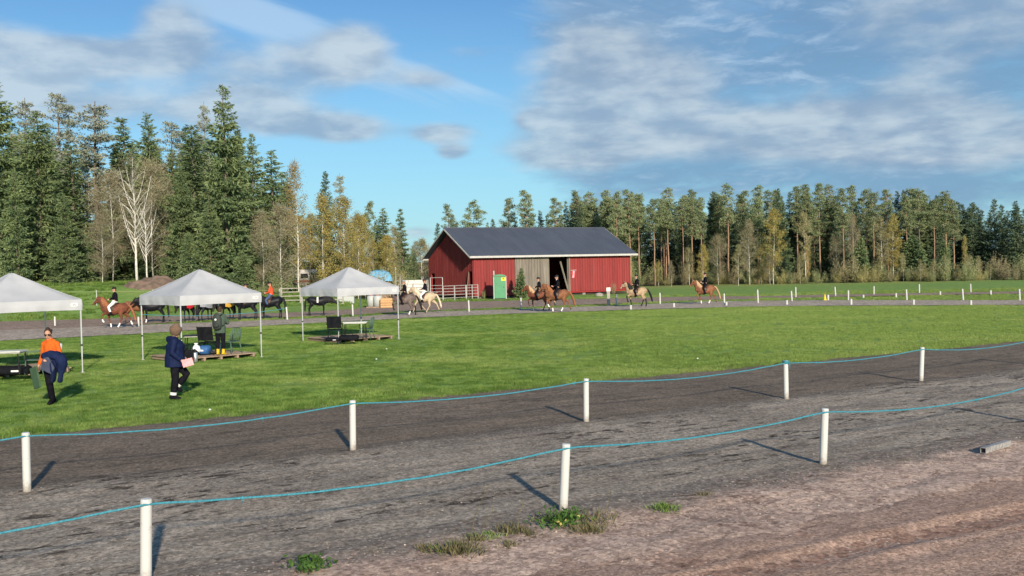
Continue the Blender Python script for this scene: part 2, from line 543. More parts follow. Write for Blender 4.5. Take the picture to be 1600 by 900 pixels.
def quads_mesh(name, V, mats, midx=None):
    """V: (n,4,3) array of quads"""
    n = len(V)
    me = bpy.data.meshes.new(name)
    me.vertices.add(n * 4); me.vertices.foreach_set('co', np.asarray(V, dtype=np.float32).ravel())
    me.loops.add(n * 4); me.loops.foreach_set('vertex_index', np.arange(n * 4, dtype=np.int32))
    me.polygons.add(n)
    me.polygons.foreach_set('loop_start', np.arange(0, n * 4, 4, dtype=np.int32))
    for m in mats: me.materials.append(M[m])
    if midx is not None: me.polygons.foreach_set('material_index', np.asarray(midx, dtype=np.int32))
    me.update(calc_edges=True)
    return me


def nrm(a):
    return a / (np.linalg.norm(a, axis=-1, keepdims=True) + 1e-9)


def cards(P, D, L, W, rng):
    """leaf cards: base P, direction D, length L, width W -> (n,4,3)"""
    D = nrm(D)
    s = nrm(np.cross(D, nrm(rng.normal(size=D.shape))))
    L = np.broadcast_to(L, (len(P),))[:, None]; W = np.broadcast_to(W, (len(P),))[:, None]
    mid = P + D * L * .5
    return np.stack([P, mid + s * W * .5, P + D * L, mid - s * W * .5], 1)


# ------------------------------------------------------------------ ground
TD = Vector((.871, .492, 0)).normalized(); TN = Vector((-TD.y, TD.x, 0))   # along and across the near track
def UV(u, v): return TD * u + TN * v


def smooth01(a, b, x):
    t = min(max((x - a) / (b - a), 0), 1); return t * t * (3 - 2 * t)


def terrain(x, y):
    k = x / max(y, 1.0)
    side = 2.45 * (1 - smooth01(-.37, -.28, k)) + 1.15 * smooth01(-.37, -.28, k) * (1 - smooth01(-.26, -.14, k))
    z = side * smooth01(70, 86, y + max(0, -.3 - k) * 14)
    if y > 69: z += .12 * mn.noise(Vector((x * .12, y * .12, 0))) * smooth01(69, 80, y)
    if y > 300: z += (y - 300) * .012
    return z


def ground_material():
    m = bpy.data.materials.new('meadow'); m.use_nodes = True
    t = NT(m.node_tree); t.n.clear()
    out = t.new('ShaderNodeOutputMaterial'); b = t.new('ShaderNodeBsdfPrincipled')
    b.inputs['Roughness'].default_value = .9; b.inputs['Specular IOR Level'].default_value = .15
    g = t.new('ShaderNodeNewGeometry'); P = g.outputs['Position']
    n1 = t.noise(P, .22, 5, .6); n2 = t.noise(P, 1.6, 5, .65); n3 = t.noise(P, 9, 5, .7)
    c = t.mix(t.ramp(n2, .38, .66), (.17, .285, .065), (.25, .375, .095))
    c = t.mix(t.m('MULTIPLY', t.ramp(n1, .48, .66), .55), c, (.28, .345, .10))
    c = t.mix(t.m('MULTIPLY', t.ramp(n3, .52, .75), .45), c, (.12, .195, .05))
    sp = t.new('ShaderNodeSeparateXYZ'); t.l.new(P, sp.inputs[0])
    # dry strip in front of the far wood and needle-strewn floor inside it
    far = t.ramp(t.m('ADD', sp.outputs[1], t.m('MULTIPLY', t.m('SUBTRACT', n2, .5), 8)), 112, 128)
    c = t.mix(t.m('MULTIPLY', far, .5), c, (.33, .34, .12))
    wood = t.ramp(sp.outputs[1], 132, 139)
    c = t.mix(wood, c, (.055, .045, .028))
    t.l.new(c, b.inputs['Base Color'])
    bn = t.new('ShaderNodeBump'); bn.inputs['Strength'].default_value = .9; bn.inputs['Distance'].default_value = .06
    t.l.new(t.noise(P, 14, 6, .75), bn.inputs['Height']); t.l.new(bn.outputs[0], b.inputs['Normal'])
    t.l.new(b.outputs[0], out.inputs[0])
    return m


def dirt_material(name, ca, cb, cc, dark, rut=1.0, fleck=(.45, .40, .36), fleck_amt=.5, fine=1.0, blend=(), sx=.22):
    """gravel: colours in world space, streaks along the track, fine stones, relief"""
    m = bpy.data.materials.new(name); m.use_nodes = True
    t = NT(m.node_tree); t.n.clear()
    out = t.new('ShaderNodeOutputMaterial'); b = t.new('ShaderNodeBsdfPrincipled')
    b.inputs['Roughness'].default_value = .92; b.inputs['Specular IOR Level'].default_value = .15
    g = t.new('ShaderNodeNewGeometry'); P = g.outputs['Position']
    mp = t.new('ShaderNodeMapping', vector_type='POINT'); t.l.new(P, mp.inputs[0])
    mp.inputs['Rotation'].default_value = (0, 0, -math.atan2(TD.y, TD.x))
    mp2 = t.new('ShaderNodeMapping'); t.l.new(mp.outputs[0], mp2.inputs[0]); mp2.inputs['Scale'].default_value = (sx, 1, 1)
    S = mp2.outputs[0]
    mp3 = t.new('ShaderNodeMapping'); t.l.new(mp.outputs[0], mp3.inputs[0]); mp3.inputs['Scale'].default_value = (max(.42, sx * .9), 1, 1)
    S3 = mp3.outputs[0]
    broad = t.noise(P, .35, 5, .6); st = t.noise(S, 2.6, 6, .62, .3); sc = t.noise(S3, 6.0, 6, .68, .2)
    fi = t.noise(P, 28 * fine, 4, .8)
    c = t.mix(t.ramp(broad, .38, .62), ca, cb)
    c = t.mix(t.m('MULTIPLY', t.ramp(st, .46, .64), .8), c, cc)
    if blend:
        dp = t.new('ShaderNodeVectorMath', operation='DOT_PRODUCT'); t.l.new(P, dp.inputs[0]); dp.inputs[1].default_value = tuple(TN)
        vv = t.m('ADD', dp.outputs['Value'], t.m('ADD', t.m('MULTIPLY', t.m('SUBTRACT', t.noise(P, 1.3, 6, .7), .5), 1.3), t.m('MULTIPLY', t.m('SUBTRACT', t.noise(P, 9, 4, .7), .5), .5)))
        for v0, v1, bc in blend: c = t.mix(t.ramp(vv, v0, v1), c, bc)
    patch = t.ramp(t.noise(S, 1.1, 4, .6), .42, .60)
    c = t.mix(t.m('MULTIPLY', t.m('MULTIPLY', t.ramp(sc, .52, .61), patch), .95 * rut), c, dark)
    fi2 = t.noise(P, 11 * fine, 5, .75)
    v = t.m('MULTIPLY', t.ramp(fi, .3, .72, .55, 1.5, False), t.ramp(fi2, .3, .7, .72, 1.28, False))
    c = t.vm('MULTIPLY', c, t.comb(v, v, v))
    vo = t.new('ShaderNodeTexVoronoi'); t.l.new(P, vo.inputs['Vector']); vo.inputs['Scale'].default_value = 24 * fine
    wn = t.new('ShaderNodeSeparateColor'); t.l.new(vo.outputs['Color'], wn.inputs[0])
    gr = t.ramp(wn.outputs[1], 0, 1, .70, 1.34, False)
    c = t.vm('MULTIPLY', c, t.comb(gr, gr, gr))
    fl = t.m('MULTIPLY', t.m('LESS_THAN', vo.outputs['Distance'], .30), t.m('GREATER_THAN', wn.outputs[0], 1 - .22 * fleck_amt))
    c = t.mix(t.m('MULTIPLY', fl, .8), c, fleck)
    t.l.new(c, b.inputs['Base Color'])
    bn = t.new('ShaderNodeBump'); bn.inputs['Strength'].default_value = .8; bn.inputs['Distance'].default_value = .03
    h = t.m('ADD', t.m('MULTIPLY', fi, .55), t.m('SUBTRACT', t.m('MULTIPLY', st, .5), t.m('MULTIPLY', t.ramp(sc, .58, .74), .7 * rut)))
    t.l.new(h, bn.inputs['Height']); t.l.new(bn.outputs[0], b.inputs['Normal'])
    t.l.new(b.outputs[0], out.inputs[0])
    M[name] = m
    return m


def build_ground():
    gm = ground_material()
    xs = sorted(set([-1500, -900, -500, -300, -200, -150] + list(range(-120, 121, 3)) + [150, 200, 300, 500, 900, 1500]))
    ys = sorted(set([-300, -120, -60, -30, -10, 0] + list(range(6, 160, 3)) + [170, 190, 220, 260, 300, 400, 600, 900, 1400, 2200]))
    mb = MB()
    vs = [(x, y, terrain(x, y)) for y in ys for x in xs]
    nx = len(xs)
    fs = [(j * nx + i, j * nx + i + 1, (j + 1) * nx + i + 1, (j + 1) * nx + i) for j in range(len(ys) - 1) for i in range(nx - 1)]
    mb.add(vs, fs)
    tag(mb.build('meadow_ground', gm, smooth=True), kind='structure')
    dirt_material('mat_dark_lane', (.172, .135, .102), (.215, .170, .127), (.140, .112, .086), (.055, .045, .038), rut=.6, fleck=(.3, .27, .24), fleck_amt=.25, fine=1.1, blend=((15.0, 14.1, (.23, .195, .155)), (19.2, 19.9, (.17, .16, .085))))
    dirt_material('mat_gravel', (0.282, 0.238, 0.190), (0.366, 0.312, 0.250), (0.216, 0.180, 0.146), (.058, .045, .037), rut=1.1, fleck=(.40, .38, .35), fleck_amt=.35, blend=((13.9, 14.9, (.15, .122, .095)), (9.7, 8.9, (.36, .27, .21)),))
    dirt_material('mat_verge', (0.473, 0.336, 0.259), (0.550, 0.402, 0.314), (0.363, 0.253, 0.198), (.13, .08, .06), rut=.7, sx=.8, fleck=(.66, .56, .48), fleck_amt=.8, fine=.8, blend=((7.5, 6.8, (.35, .215, .155)), (8.4, 9.2, (.24, .20, .162))))
    dirt_material('mat_sand', (0.405, 0.268, 0.198), (0.450, 0.305, 0.230), (0.370, 0.242, 0.178), (.22, .14, .10), rut=.55, sx=.45, fleck=(.5, .4, .33), fleck_amt=.12, fine=1.3, blend=((6.75, 7.3, (.40, .275, .21)),))
    dirt_material('mat_far_grey', (0.392, 0.324, 0.257), (0.459, 0.385, 0.311), (0.324, 0.270, 0.216), (.12, .11, .10), rut=.3, fleck_amt=0, fine=.3)
    dirt_material('mat_far_brown', (0.305, 0.224, 0.172), (0.351, 0.260, 0.202), (0.247, 0.182, 0.143), (.10, .075, .06), rut=.4, fleck_amt=0, fine=.3)

    def relief(u, v):
        a = .018 * mn.noise(Vector((u * .5, v * 1.1, 3))) + .010 * mn.noise(Vector((u * .9, v * 4.5, 7)))
        return a

    def band(name, mat, v0, v1, level, u0=-22, u1=52, du=.16, dv=.12, extra=None, edge=(1, 1), amp=.02):
        nu = int((u1 - u0) / du); nv = max(2, int((v1 - v0 + 1.2) / dv))
        mb = MB(); vs = []
        for j in range(nv + 1):
            v = v0 - .6 + (v1 - v0 + 1.2) * j / nv
            for i in range(nu + 1):
                u = u0 + (u1 - u0) * i / nu
                d = min((v - v0) if edge[0] else 9, (v1 - v) if edge[1] else 9)
                w = mn.noise(Vector((u * .45, v * .45, level * 50))) * .9 + mn.noise(Vector((u * 2.3, v * 2.3, level * 90))) * .55
                z = level + max(-.06, min(.004, (d + .28 * w) * .035)) + amp * relief(u, v) / .02 * .8
                if extra: z += extra(u, v)
                p = UV(u, v)
                vs.append((p.x, p.y, max(z, -.2)))
        k = nu + 1
        mb.add(vs, [(j * k + i, j * k + i + 1, (j + 1) * k + i + 1, (j + 1) * k + i) for j in range(nv) for i in range(nu)])
        return tag(mb.build(name, M[mat], smooth=True), kind='structure')

    # near track, from the infield edge to the camera
    band('dark_track_lane', 'mat_dark_lane', 14.3, 19.75, .030, extra=lambda u, v: .01)
    band('gravel_track', 'mat_gravel', 8.2, 14.55, .052, edge=(0, 1), extra=lambda u, v: .012 * mn.noise(Vector((u * 1.2, v * 3.2, 1))))

    def verge_h(u, v):
        return .035 * max(0, mn.noise(Vector((u * .8, v * 1.4, 11)))) + .012 * mn.noise(Vector((u * 4, v * 4, 2)))
    band('pink_gravel_verge', 'mat_verge', 5.6, 9.0, .080, edge=(0, 1), extra=verge_h, du=.1, dv=.08, u0=-14, u1=36)

    def sand_h(u, v):
        # two shallow wheel ruts with a tread pattern, running beside the verge
        z = 0
        for vc in (6.33, 4.7):
            vv = v - vc - .12 * math.sin(u * .35)
            z -= .035 * math.exp(-(vv / .17) ** 2)
            z += .020 * math.exp(-(vv / .13) ** 2) * (1 if math.sin(u * 21 + (3.1 if vv > 0 else 0)) > .1 else 0)
            z += .014 * math.exp(-((abs(vv) - .28) / .08) ** 2)
        return z + .02 * mn.noise(Vector((u * .9, v * 2.2, 21)))
    band('red_sand_track', 'mat_sand', -6, 7.15, .098, edge=(0, 1), extra=sand_h, du=.07, dv=.06, u0=-6, u1=26)

    # far side of the oval
    def strip(name, mat, outer, inner, z):
        n = 90

        def sample(pl, f):
            x0, x1 = pl[0][0], pl[-1][0]
            x = x0 + (x1 - x0) * f
            for a, b in zip(pl, pl[1:]):
                if a[0] <= x <= b[0] or b is pl[-1]:
                    k = (x - a[0]) / (b[0] - a[0]); return x, a[1] + (b[1] - a[1]) * k
        vs = []
        for i in range(n + 1):
            f = i / n
            q = [sample(outer, f), sample(inner, f)]
            po, pi = G(*q[0]), G(*q[1])
            for k in range(7):
                p = pi.lerp(po, k / 6)
                j = .35 if k in (0, 6) else 0
                p.y += j * mn.noise(Vector((p.x * .5, p.y * .5, z * 99))) + j * .6 * mn.noise(Vector((p.x * 2.2, p.y, 4)))
                vs.append((p.x, p.y, z + .01 * mn.noise(p * .7)))
        mb = MB()
        mb.add(vs, [(i * 7 + k, (i + 1) * 7 + k, (i + 1) * 7 + k + 1, i * 7 + k + 1) for i in range(n) for k in range(6)])
        tag(mb.build(name, M[mat], smooth=True), kind='structure')
    strip('far_gravel_track', 'mat_far_grey',
          [(-300, 536), (0, 517), (150, 511), (360, 503), (560, 495.5), (650, 488), (800, 484), (1000, 476.5), (1100, 471.5), (1300, 469.5), (1600, 469.5), (2000, 471)],
          [(-300, 566), (0, 533), (200, 523), (420, 509), (650, 497), (800, 490.5), (1000, 484), (1150, 480), (1300, 478), (1600, 477), (2000, 482)], .030)
    strip('far_brown_track', 'mat_far_brown',
          [(-300, 519), (0, 503), (150, 499), (360, 487.5), (450, 485), (560, 481), (650, 473), (800, 470), (1000, 465.5), (1100, 463.5), (1200, 463), (1380, 459.2), (1600, 455.7), (2000, 450)],
          [(-300, 538), (0, 519), (150, 512), (360, 498), (450, 496), (560, 492), (650, 486), (800, 481), (1000, 473), (1100, 469), (1200, 467), (1380, 462.5), (1600, 459), (2000, 454)], .024)


build_ground()


# ------------------------------------------------------------------ grass as tufts on the infield
def blade_tile(name, seed, n, size, h, mats):
    rng = np.random.default_rng(seed)
    P = np.zeros((n, 3)); P[:, :2] = rng.uniform(-size / 2, size / 2, (n, 2))
    D = rng.normal(size=(n, 3)) * .5; D[:, 2] = 1
    L = h * rng.uniform(.5, 1.35, n)
    q = cards(P, D, L, rng.uniform(.008, .016, n) * (h / .06) ** .5, rng)
    q[:, 1] = q[:, 0] + (q[:, 1] - q[:, 3]) * .5; q[:, 3] = q[:, 0] - (q[:, 1] - q[:, 0])
    me = quads_mesh(name, q, mats)
    return bpy.data.objects.new(name, me)


def scatter_stuff(name, pts, rots, scales, tiles):
    """one object: points, each carrying one of the tiles"""
    me = bpy.data.meshes.new(name)
    me.from_pydata([tuple(p) for p in pts], [], [])
    a = me.attributes.new('rot', 'FLOAT', 'POINT'); a.data.foreach_set('value', rots)
    a = me.attributes.new('scl', 'FLOAT', 'POINT'); a.data.foreach_set('value', scales)
    o = link(name, me)
    ng = bpy.data.node_groups.new(name + '_nodes', 'GeometryNodeTree')
    ng.interface.new_socket('Geometry', in_out='INPUT', socket_type='NodeSocketGeometry')
    ng.interface.new_socket('Geometry', in_out='OUTPUT', socket_type='NodeSocketGeometry')
    N = ng.nodes; Lk = ng.links
    gi = N.new('NodeGroupInput'); go = N.new('NodeGroupOutput')
    join = N.new('GeometryNodeJoinGeometry')
    k = len(tiles)
    idx = N.new('GeometryNodeInputIndex')
    for i, tl in enumerate(tiles):
        cmpn = N.new('ShaderNodeMath'); cmpn.operation = 'MODULO'; Lk.new(idx.outputs[0], cmpn.inputs[0]); cmpn.inputs[1].default_value = k
        eq = N.new('ShaderNodeMath'); eq.operation = 'COMPARE'; Lk.new(cmpn.outputs[0], eq.inputs[0]); eq.inputs[1].default_value = i; eq.inputs[2].default_value = .5
        inst = N.new('GeometryNodeInstanceOnPoints')
        oi = N.new('GeometryNodeObjectInfo'); oi.inputs['Object'].default_value = tl
        ra = N.new('GeometryNodeInputNamedAttribute'); ra.data_type = 'FLOAT'; ra.inputs['Name'].default_value = 'rot'
        sa = N.new('GeometryNodeInputNamedAttribute'); sa.data_type = 'FLOAT'; sa.inputs['Name'].default_value = 'scl'
        cx = N.new('ShaderNodeCombineXYZ'); Lk.new(ra.outputs['Attribute'], cx.inputs[2])
        Lk.new(gi.outputs[0], inst.inputs['Points']); Lk.new(eq.outputs[0], inst.inputs['Selection'])
        Lk.new(oi.outputs['Geometry'], inst.inputs['Instance']); Lk.new(cx.outputs[0], inst.inputs['Rotation'])
        Lk.new(sa.outputs['Attribute'], inst.inputs['Scale'])
        Lk.new(inst.outputs[0], join.inputs[0])
    Lk.new(join.outputs[0], go.inputs[0])
    md = o.modifiers.new('scatter', 'NODES'); md.node_group = ng
    return tag(o, kind='stuff')


def grass_blade_material():
    m = bpy.data.materials.new('grass_blades'); m.use_nodes = True
    t = NT(m.node_tree); t.n.clear()
    out = t.new('ShaderNodeOutputMaterial')
    g = t.new('ShaderNodeNewGeometry'); P = g.outputs['Position']
    n1 = t.noise(P, .22, 5, .6); n2 = t.noise(P, 1.6, 5, .65)
    c = t.mix(t.ramp(n2, .42, .60), (.100, .190, .040), (.225, .345, .085))
    spx = t.new('ShaderNodeSeparateXYZ'); t.l.new(P, spx.inputs[0])
    dry = t.ramp(t.m('ADD', spx.outputs[0], t.m('MULTIPLY', t.m('SUBTRACT', t.noise(P, .12, 3, .5), .5), 22)), -4, 12)     # turf colour carries the light: paler on the right, softly shaded left
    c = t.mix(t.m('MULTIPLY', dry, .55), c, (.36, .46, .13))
    c = t.mix(t.m('MULTIPLY', t.ramp(t.noise(P, .9, 5, .7), .62, .70), .5), c, (.30, .27, .12))
    c = t.mix(t.m('MULTIPLY', t.ramp(n1, .48, .66), .6), c, (.39, .47, .15))
    c = t.mix(t.m('MULTIPLY', t.ramp(t.noise(P, 4.5, 4, .7), .50, .64), .55), c, (.11, .19, .04))
    r = g.outputs['Random Per Island']
    v = t.m('ADD', t.m('MULTIPLY', r, .7), .65)
    c = t.vm('MULTIPLY', c, t.comb(v, v, v))
    c = t.mix(t.m('MULTIPLY', t.m('GREATER_THAN', r, .93), .7), c, (.30, .27, .10))
    d = t.new('ShaderNodeBsdfDiffuse'); t.l.new(c, d.inputs[0])
    tr = t.new('ShaderNodeBsdfTranslucent'); t.l.new(c, tr.inputs[0])
    mx = t.new('ShaderNodeMixShader'); mx.inputs[0].default_value = .3
    t.l.new(d.outputs[0], mx.inputs[1]); t.l.new(tr.outputs[0], mx.inputs[2]); t.l.new(mx.outputs[0], out.inputs[0])
    M['grass_blades'] = m


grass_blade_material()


def to_px(x, y, z=0.0):
    v = Vector((x, y, z - CAM_H)); d = v.dot(fwd)
    return 800 + FPX * v.dot(cr) / d, 450 - FPX * v.dot(cu) / d


BROWN_OUT = [(-300, 519), (0, 503), (150, 499), (360, 487.5), (450, 485), (560, 481), (650, 473), (800, 470), (1000, 465.5), (1100, 463.5), (1200, 463), (1380, 459.2), (1600, 455.7), (2000, 450)]
BROWN_IN = [(-300, 538), (0, 519), (150, 512), (360, 498), (450, 496), (560, 492), (650, 486), (800, 481), (1000, 473), (1100, 469), (1200, 467), (1380, 462.5), (1600, 459), (2000, 454)]
GREY_OUT = [(-300, 536), (0, 517), (150, 511), (360, 503), (560, 495.5), (650, 488), (800, 484), (1000, 476.5), (1100, 471.5), (1300, 469.5), (1600, 469.5), (2000, 471)]


def on_lane(x, y):
    px, py = to_px(x, y)
    at = lambda pl: float(np.interp(px, [p[0] for p in pl], [p[1] for p in pl]))
    return at(BROWN_OUT) - .3 < py < at(BROWN_IN) + .3 or py > at(GREY_OUT) - .3


def build_grass():
    rnd = random.Random(5)
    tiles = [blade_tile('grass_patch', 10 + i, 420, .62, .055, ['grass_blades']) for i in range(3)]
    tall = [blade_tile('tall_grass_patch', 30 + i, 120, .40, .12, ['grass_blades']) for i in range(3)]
    far_line = [G(x, y) for x, y in [(-300, 566), (0, 533), (200, 523), (420, 509), (650, 497), (800, 490.5), (1000, 484), (1150, 480), (1300, 478), (1600, 477), (2000, 482)]]

    def far_y(x):
        for a, b in zip(far_line, far_line[1:]):
            if a.x <= x <= b.x: return a.y + (b.y - a.y) * (x - a.x) / (b.x - a.x)
        return 0
    pts = []; rot = []; scl = []
    y = 12.0
    while y < 64:
        step = .42 if y < 30 else .52
        x = -.66 * y - 3
        while x < .62 * y + 2:
            px, py = x + rnd.uniform(-.15, .15), y + rnd.uniform(-.15, .15)
            if px * TN.x + py * TN.y > 19.72 + .25 * mn.noise(Vector((px, py, 0))) and py < far_y(px) - .1:
                s = .8 + .45 * mn.noise(Vector((px * .35, py * .35, 5))) + .5 * mn.noise(Vector((px * 1.7, py * 1.7, 8)))
                pts.append((px, py, 0)); rot.append(rnd.uniform(0, 6.28)); scl.append(s * rnd.uniform(.85, 1.15))
            x += step
        y += step
    o = scatter_stuff('infield_grass', pts, rot, scl, tiles)
    tag(o, 'short green grass covering the infield of the oval track', 'grass')
    pts = []; rot = []; scl = []
    for i in range(2600):                                    # ragged fringe where the track bites into the turf
        u = rnd.uniform(-8, 44); v = 19.75 + abs(rnd.gauss(0, .55)) - .25
        p = UV(u, v); pts.append((p.x, p.y, .0)); rot.append(rnd.uniform(0, 6.28)); scl.append(rnd.uniform(.35, .95))
    for i in range(1500):
        u = rnd.uniform(-8, 44); v = rnd.uniform(20, 34)
        p = UV(u, v)
        if mn.noise(Vector((p.x * .5, p.y * .5, 9))) > .1:
            pts.append((p.x, p.y, 0)); rot.append(rnd.uniform(0, 6.28)); scl.append(rnd.uniform(.4, .85))
    for i in range(5000):                                    # rough grass on the bank and strips beyond the far track
        x = rnd.uniform(-48, 62); yy = rnd.uniform(64, 92)
        if mn.noise(Vector((x * .15, yy * .15, 2))) > -.1:
            pass
            if (x < -3 and (yy > far_y(x) + 14 or x < -22 and yy > 71)) and not on_lane(x, yy): pts.append((x, yy, terrain(x, yy))); rot.append(rnd.uniform(0, 6.28)); scl.append(rnd.uniform(.9, 2.2))
    for i in range(9000):
        x = rnd.uniform(-30, 62); yy = rnd.uniform(57, 90)
        if not on_lane(x, yy) and abs(x / yy) < .62:
            pts.append((x, yy, terrain(x, yy))); rot.append(rnd.uniform(0, 6.28)); scl.append(rnd.uniform(.5, 1.0))
    o = scatter_stuff('rough_grass', pts, rot, scl, tall)
    tag(o, 'taller ragged grass along the track edge and on the far bank', 'grass')


build_grass()


def build_pebbles():
    rng = np.random.default_rng(3)
    base = np.array([(1, 0, 0), (.3, .95, 0), (-.8, .6, 0), (-.8, -.6, 0), (.3, -.95, 0), (.55, 0, .62), (-.25, .5, .7), (-.25, -.5, .62)], float)
    tris = [(0, 1, 5), (1, 6, 5), (1, 2, 6), (2, 3, 6), (3, 7, 6), (3, 4, 7), (4, 5, 7), (4, 0, 5), (5, 6, 7)]

    def lot(name, n, u0, u1, v0, v1, smin, smax, z, mat, label):
        V = []; F = []
        u = rng.uniform(u0, u1, n); v = v0 + (v1 - v0) * rng.random(n)
        s = smin + (smax - smin) * rng.random(n) ** 4
        for i in range(n):
            p = TD * u[i] + TN * v[i]
            b = base * s[i] * rng.uniform(.65, 1.2, (8, 3)); b[:, 2] *= .8
            a = rng.uniform(0, 6.28); c, q = math.cos(a), math.sin(a)
            bb = np.stack([b[:, 0] * c - b[:, 1] * q, b[:, 0] * q + b[:, 1] * c, b[:, 2]], 1) + np.array([p.x, p.y, z])
            k = len(V); V += bb.tolist(); F += [(k + t[0], k + t[1], k + t[2]) for t in tris]
        me = bpy.data.meshes.new(name); me.from_pydata(V, [], F); me.materials.append(M[mat]); me.update()
        tag(link(name, me), label, 'gravel', kind='stuff')
    lot('loose_red_stones', 9000, -8, 16, 6.9, 9.2, .004, .020, .082, 'red_pebble', 'small loose pinkish stones on the gravel verge')
    lot('loose_grey_stones', 9000, -10, 24, 8.6, 14.6, .005, .020, .056, 'pebble', 'small loose grey stones on the gravel track')
    lot('dark_clods', 1500, -6, 16, 6.7, 7.6, .005, .020, .088, 'clod', 'dark crumbs of damp sand along the edge of the sand track')
    lot('pale_stones', 1500, -8, 16, 7.2, 9.2, .005, .015, .084, 'pale_pebble', 'scattered pale stones on the pink gravel verge')
    lot('sparse_stones', 260, -4, 12, 2, 6.8, .006, .018, .118, 'red_pebble', 'a few small stones on the red sand')


build_pebbles()

# ------------------------------------------------------------------ trees


def wood_mesh(name, mb, mat): return mb.mesh(name, mat, True)


def proto_spruce(seed, H, Rr, low=.04, needles='spruce_needles', dens=1.0):
    rng = np.random.default_rng(seed); rnd = random.Random(seed)
    t = MB()
    bend = [(0, 0)] + [(rnd.uniform(-.12, .12), rnd.uniform(-.12, .12)) for _ in range(6)]
    t.tube([(bend[i][0], bend[i][1], H * .985 * i / 6) for i in range(7)], [max(.015, H * .011 * (1 - i / 6.2) ** .9) for i in range(7)], 7)
    Q = []
    z = H * low
    while z < H * .985:
        f = z / H
        prof = ((1 - f) ** .72) * (1 if f > .12 else .75 + 2 * f) + .02
        gapf = .82 + .36 * rnd.random()
        nb = int(rnd.uniform(7, 11)) if f < .9 else 5
        for b in range(nb):
            az = rnd.uniform(0, 6.283); z0_ = z; z = z0_ + rnd.uniform(-.22, .22)
            L = Rr * prof * gapf * rnd.uniform(.45, 1.22)
            if L < .12: L = .12
            if rnd.random() < .05: L *= 1.25
            up = .35 * f ** 2 - .28 * (1 - f) + rnd.uniform(-.08, .08)
            n = max(3, int(L / .14 * dens))
            s = (np.arange(n) + rng.random(n)) / n
            s = s ** .8
            r = s * L
            zz = z + up * r - .24 * L * np.sin(s * 2.2) * (1 - f) + .16 * L * s ** 3
            rad = np.array([math.cos(az), math.sin(az), 0]); tan = np.array([-math.sin(az), math.cos(az), 0])
            P = rad[None] * r[:, None]; P[:, 2] = zz
            wside = .30 * np.sin(np.clip(s * 1.1, 0, 1) * math.pi) * min(1, L / 1.5) + .05
            for sg in (-1, 0, 1, 2):
                if sg == 2:
                    D = rad[None] * .3 + rng.normal(size=(n, 3)) * .35 + np.array([0, 0, -1.0]); ln = rng.uniform(.3, .75, n) * min(1, .4 + L / 2.5)
                    pp = P + rng.normal(size=(n, 3)) * .05
                else:
                    D = rad[None] * .9 + tan[None] * sg * rng.uniform(.5, 1.1, n)[:, None] + rng.normal(size=(n, 3)) * .22; D[:, 2] -= .12
                    ln = rng.uniform(.28, .62, n) * min(1, .45 + L / 2.5)
                    pp = P + tan[None] * (sg * wside * rng.random(n))[:, None] + rng.normal(size=(n, 3)) * .05
                Q.append(cards(pp, D, ln, rng.uniform(.10, .20, n) * min(1, .5 + L / 3), rng))
            z = z0_
        z += H * rnd.uniform(.014, .026) * (1.0 + .4 * (1 - f))
    Q.append(cards(np.repeat([[0, 0, H * .955]], 10, 0), rng.normal(size=(10, 3)) * .3 + np.array([0, 0, 1.]), .5, .09, rng))
    return wood_mesh('spruce_trunk', t, 'bark_grey'), quads_mesh('spruce_crown', np.concatenate(Q), [needles]), []


def proto_pine(seed, H, crown=.5, Rr=1.9, needles='pine_needles', bark='bark_pine', sparse=1.0, cl=60):
    rng = np.random.default_rng(seed); rnd = random.Random(seed)
    t = MB()
    off = [(0, 0)]
    for i in range(7): off.append((off[-1][0] + rnd.uniform(-.10, .10), off[-1][1] + rnd.uniform(-.10, .10)))
    pos = lambda f: Vector((np.interp(f * 7, range(8), [o[0] for o in off]), np.interp(f * 7, range(8), [o[1] for o in off]), H * f))
    t.tube([pos(i / 7) for i in range(8)], [max(.03, H * .0105 * (1 - i / 8.0)) for i in range(8)], 8)
    Q = []
    f = 1 - crown
    limbs = []
    for _ in range(4):                                       # dead snags under the crown
        ff = rnd.uniform(.25, 1 - crown); a = rnd.uniform(0, 6.28); p = pos(ff); L = rnd.uniform(.4, 1.0)
        t.tube([p, p + Vector((math.cos(a) * L, math.sin(a) * L, .1))], [.03, .008], 4)
    while f < .99:
        n = rnd.choice((3, 4, 4, 5))
        for _ in range(n):
            if rnd.random() > sparse: continue
            g = (f - (1 - crown)) / crown
            a = rnd.uniform(0, 6.283)
            L = Rr * (math.sin(math.pi * min(1, .22 + g * .72)) ** .7) * rnd.uniform(.45, 1.15) * (1 - .35 * g)
            p = pos(f); q = p + Vector((math.cos(a) * L, math.sin(a) * L, L * rnd.uniform(.05, .5)))
            m = p.lerp(q, .55) + Vector((0, 0, -.08 * L))
            t.tube([p, m, q], [.045 * (1.1 - g), .03, .012], 4)
            ncl = 1 + int(L / .8)
            for c in range(ncl):
                s = 1 - c * .33 * rnd.uniform(.8, 1.2)
                ctr = np.array(p.lerp(q, max(.2, s))) + rng.normal(size=3) * .12
                k = int(cl * rnd.uniform(.5, .85))
                u = nrm(rng.normal(size=(k, 3))) * (rng.random(k)[:, None] ** .5)
                rr = rnd.uniform(.30, .58) * (.75 + .25 * L / Rr)
                P = ctr + u * np.array([rr, rr, rr * .52])
                D = u * .7 + rng.normal(size=(k, 3)) * .5 + np.array([0, 0, .45])
                Q.append(cards(P, D, rng.uniform(.16, .36, k), rng.uniform(.07, .13, k), rng))
        f += rnd.uniform(.018, .034)
    return wood_mesh('pine_trunk', t, bark), quads_mesh('pine_crown', np.concatenate(Q), [needles]), []


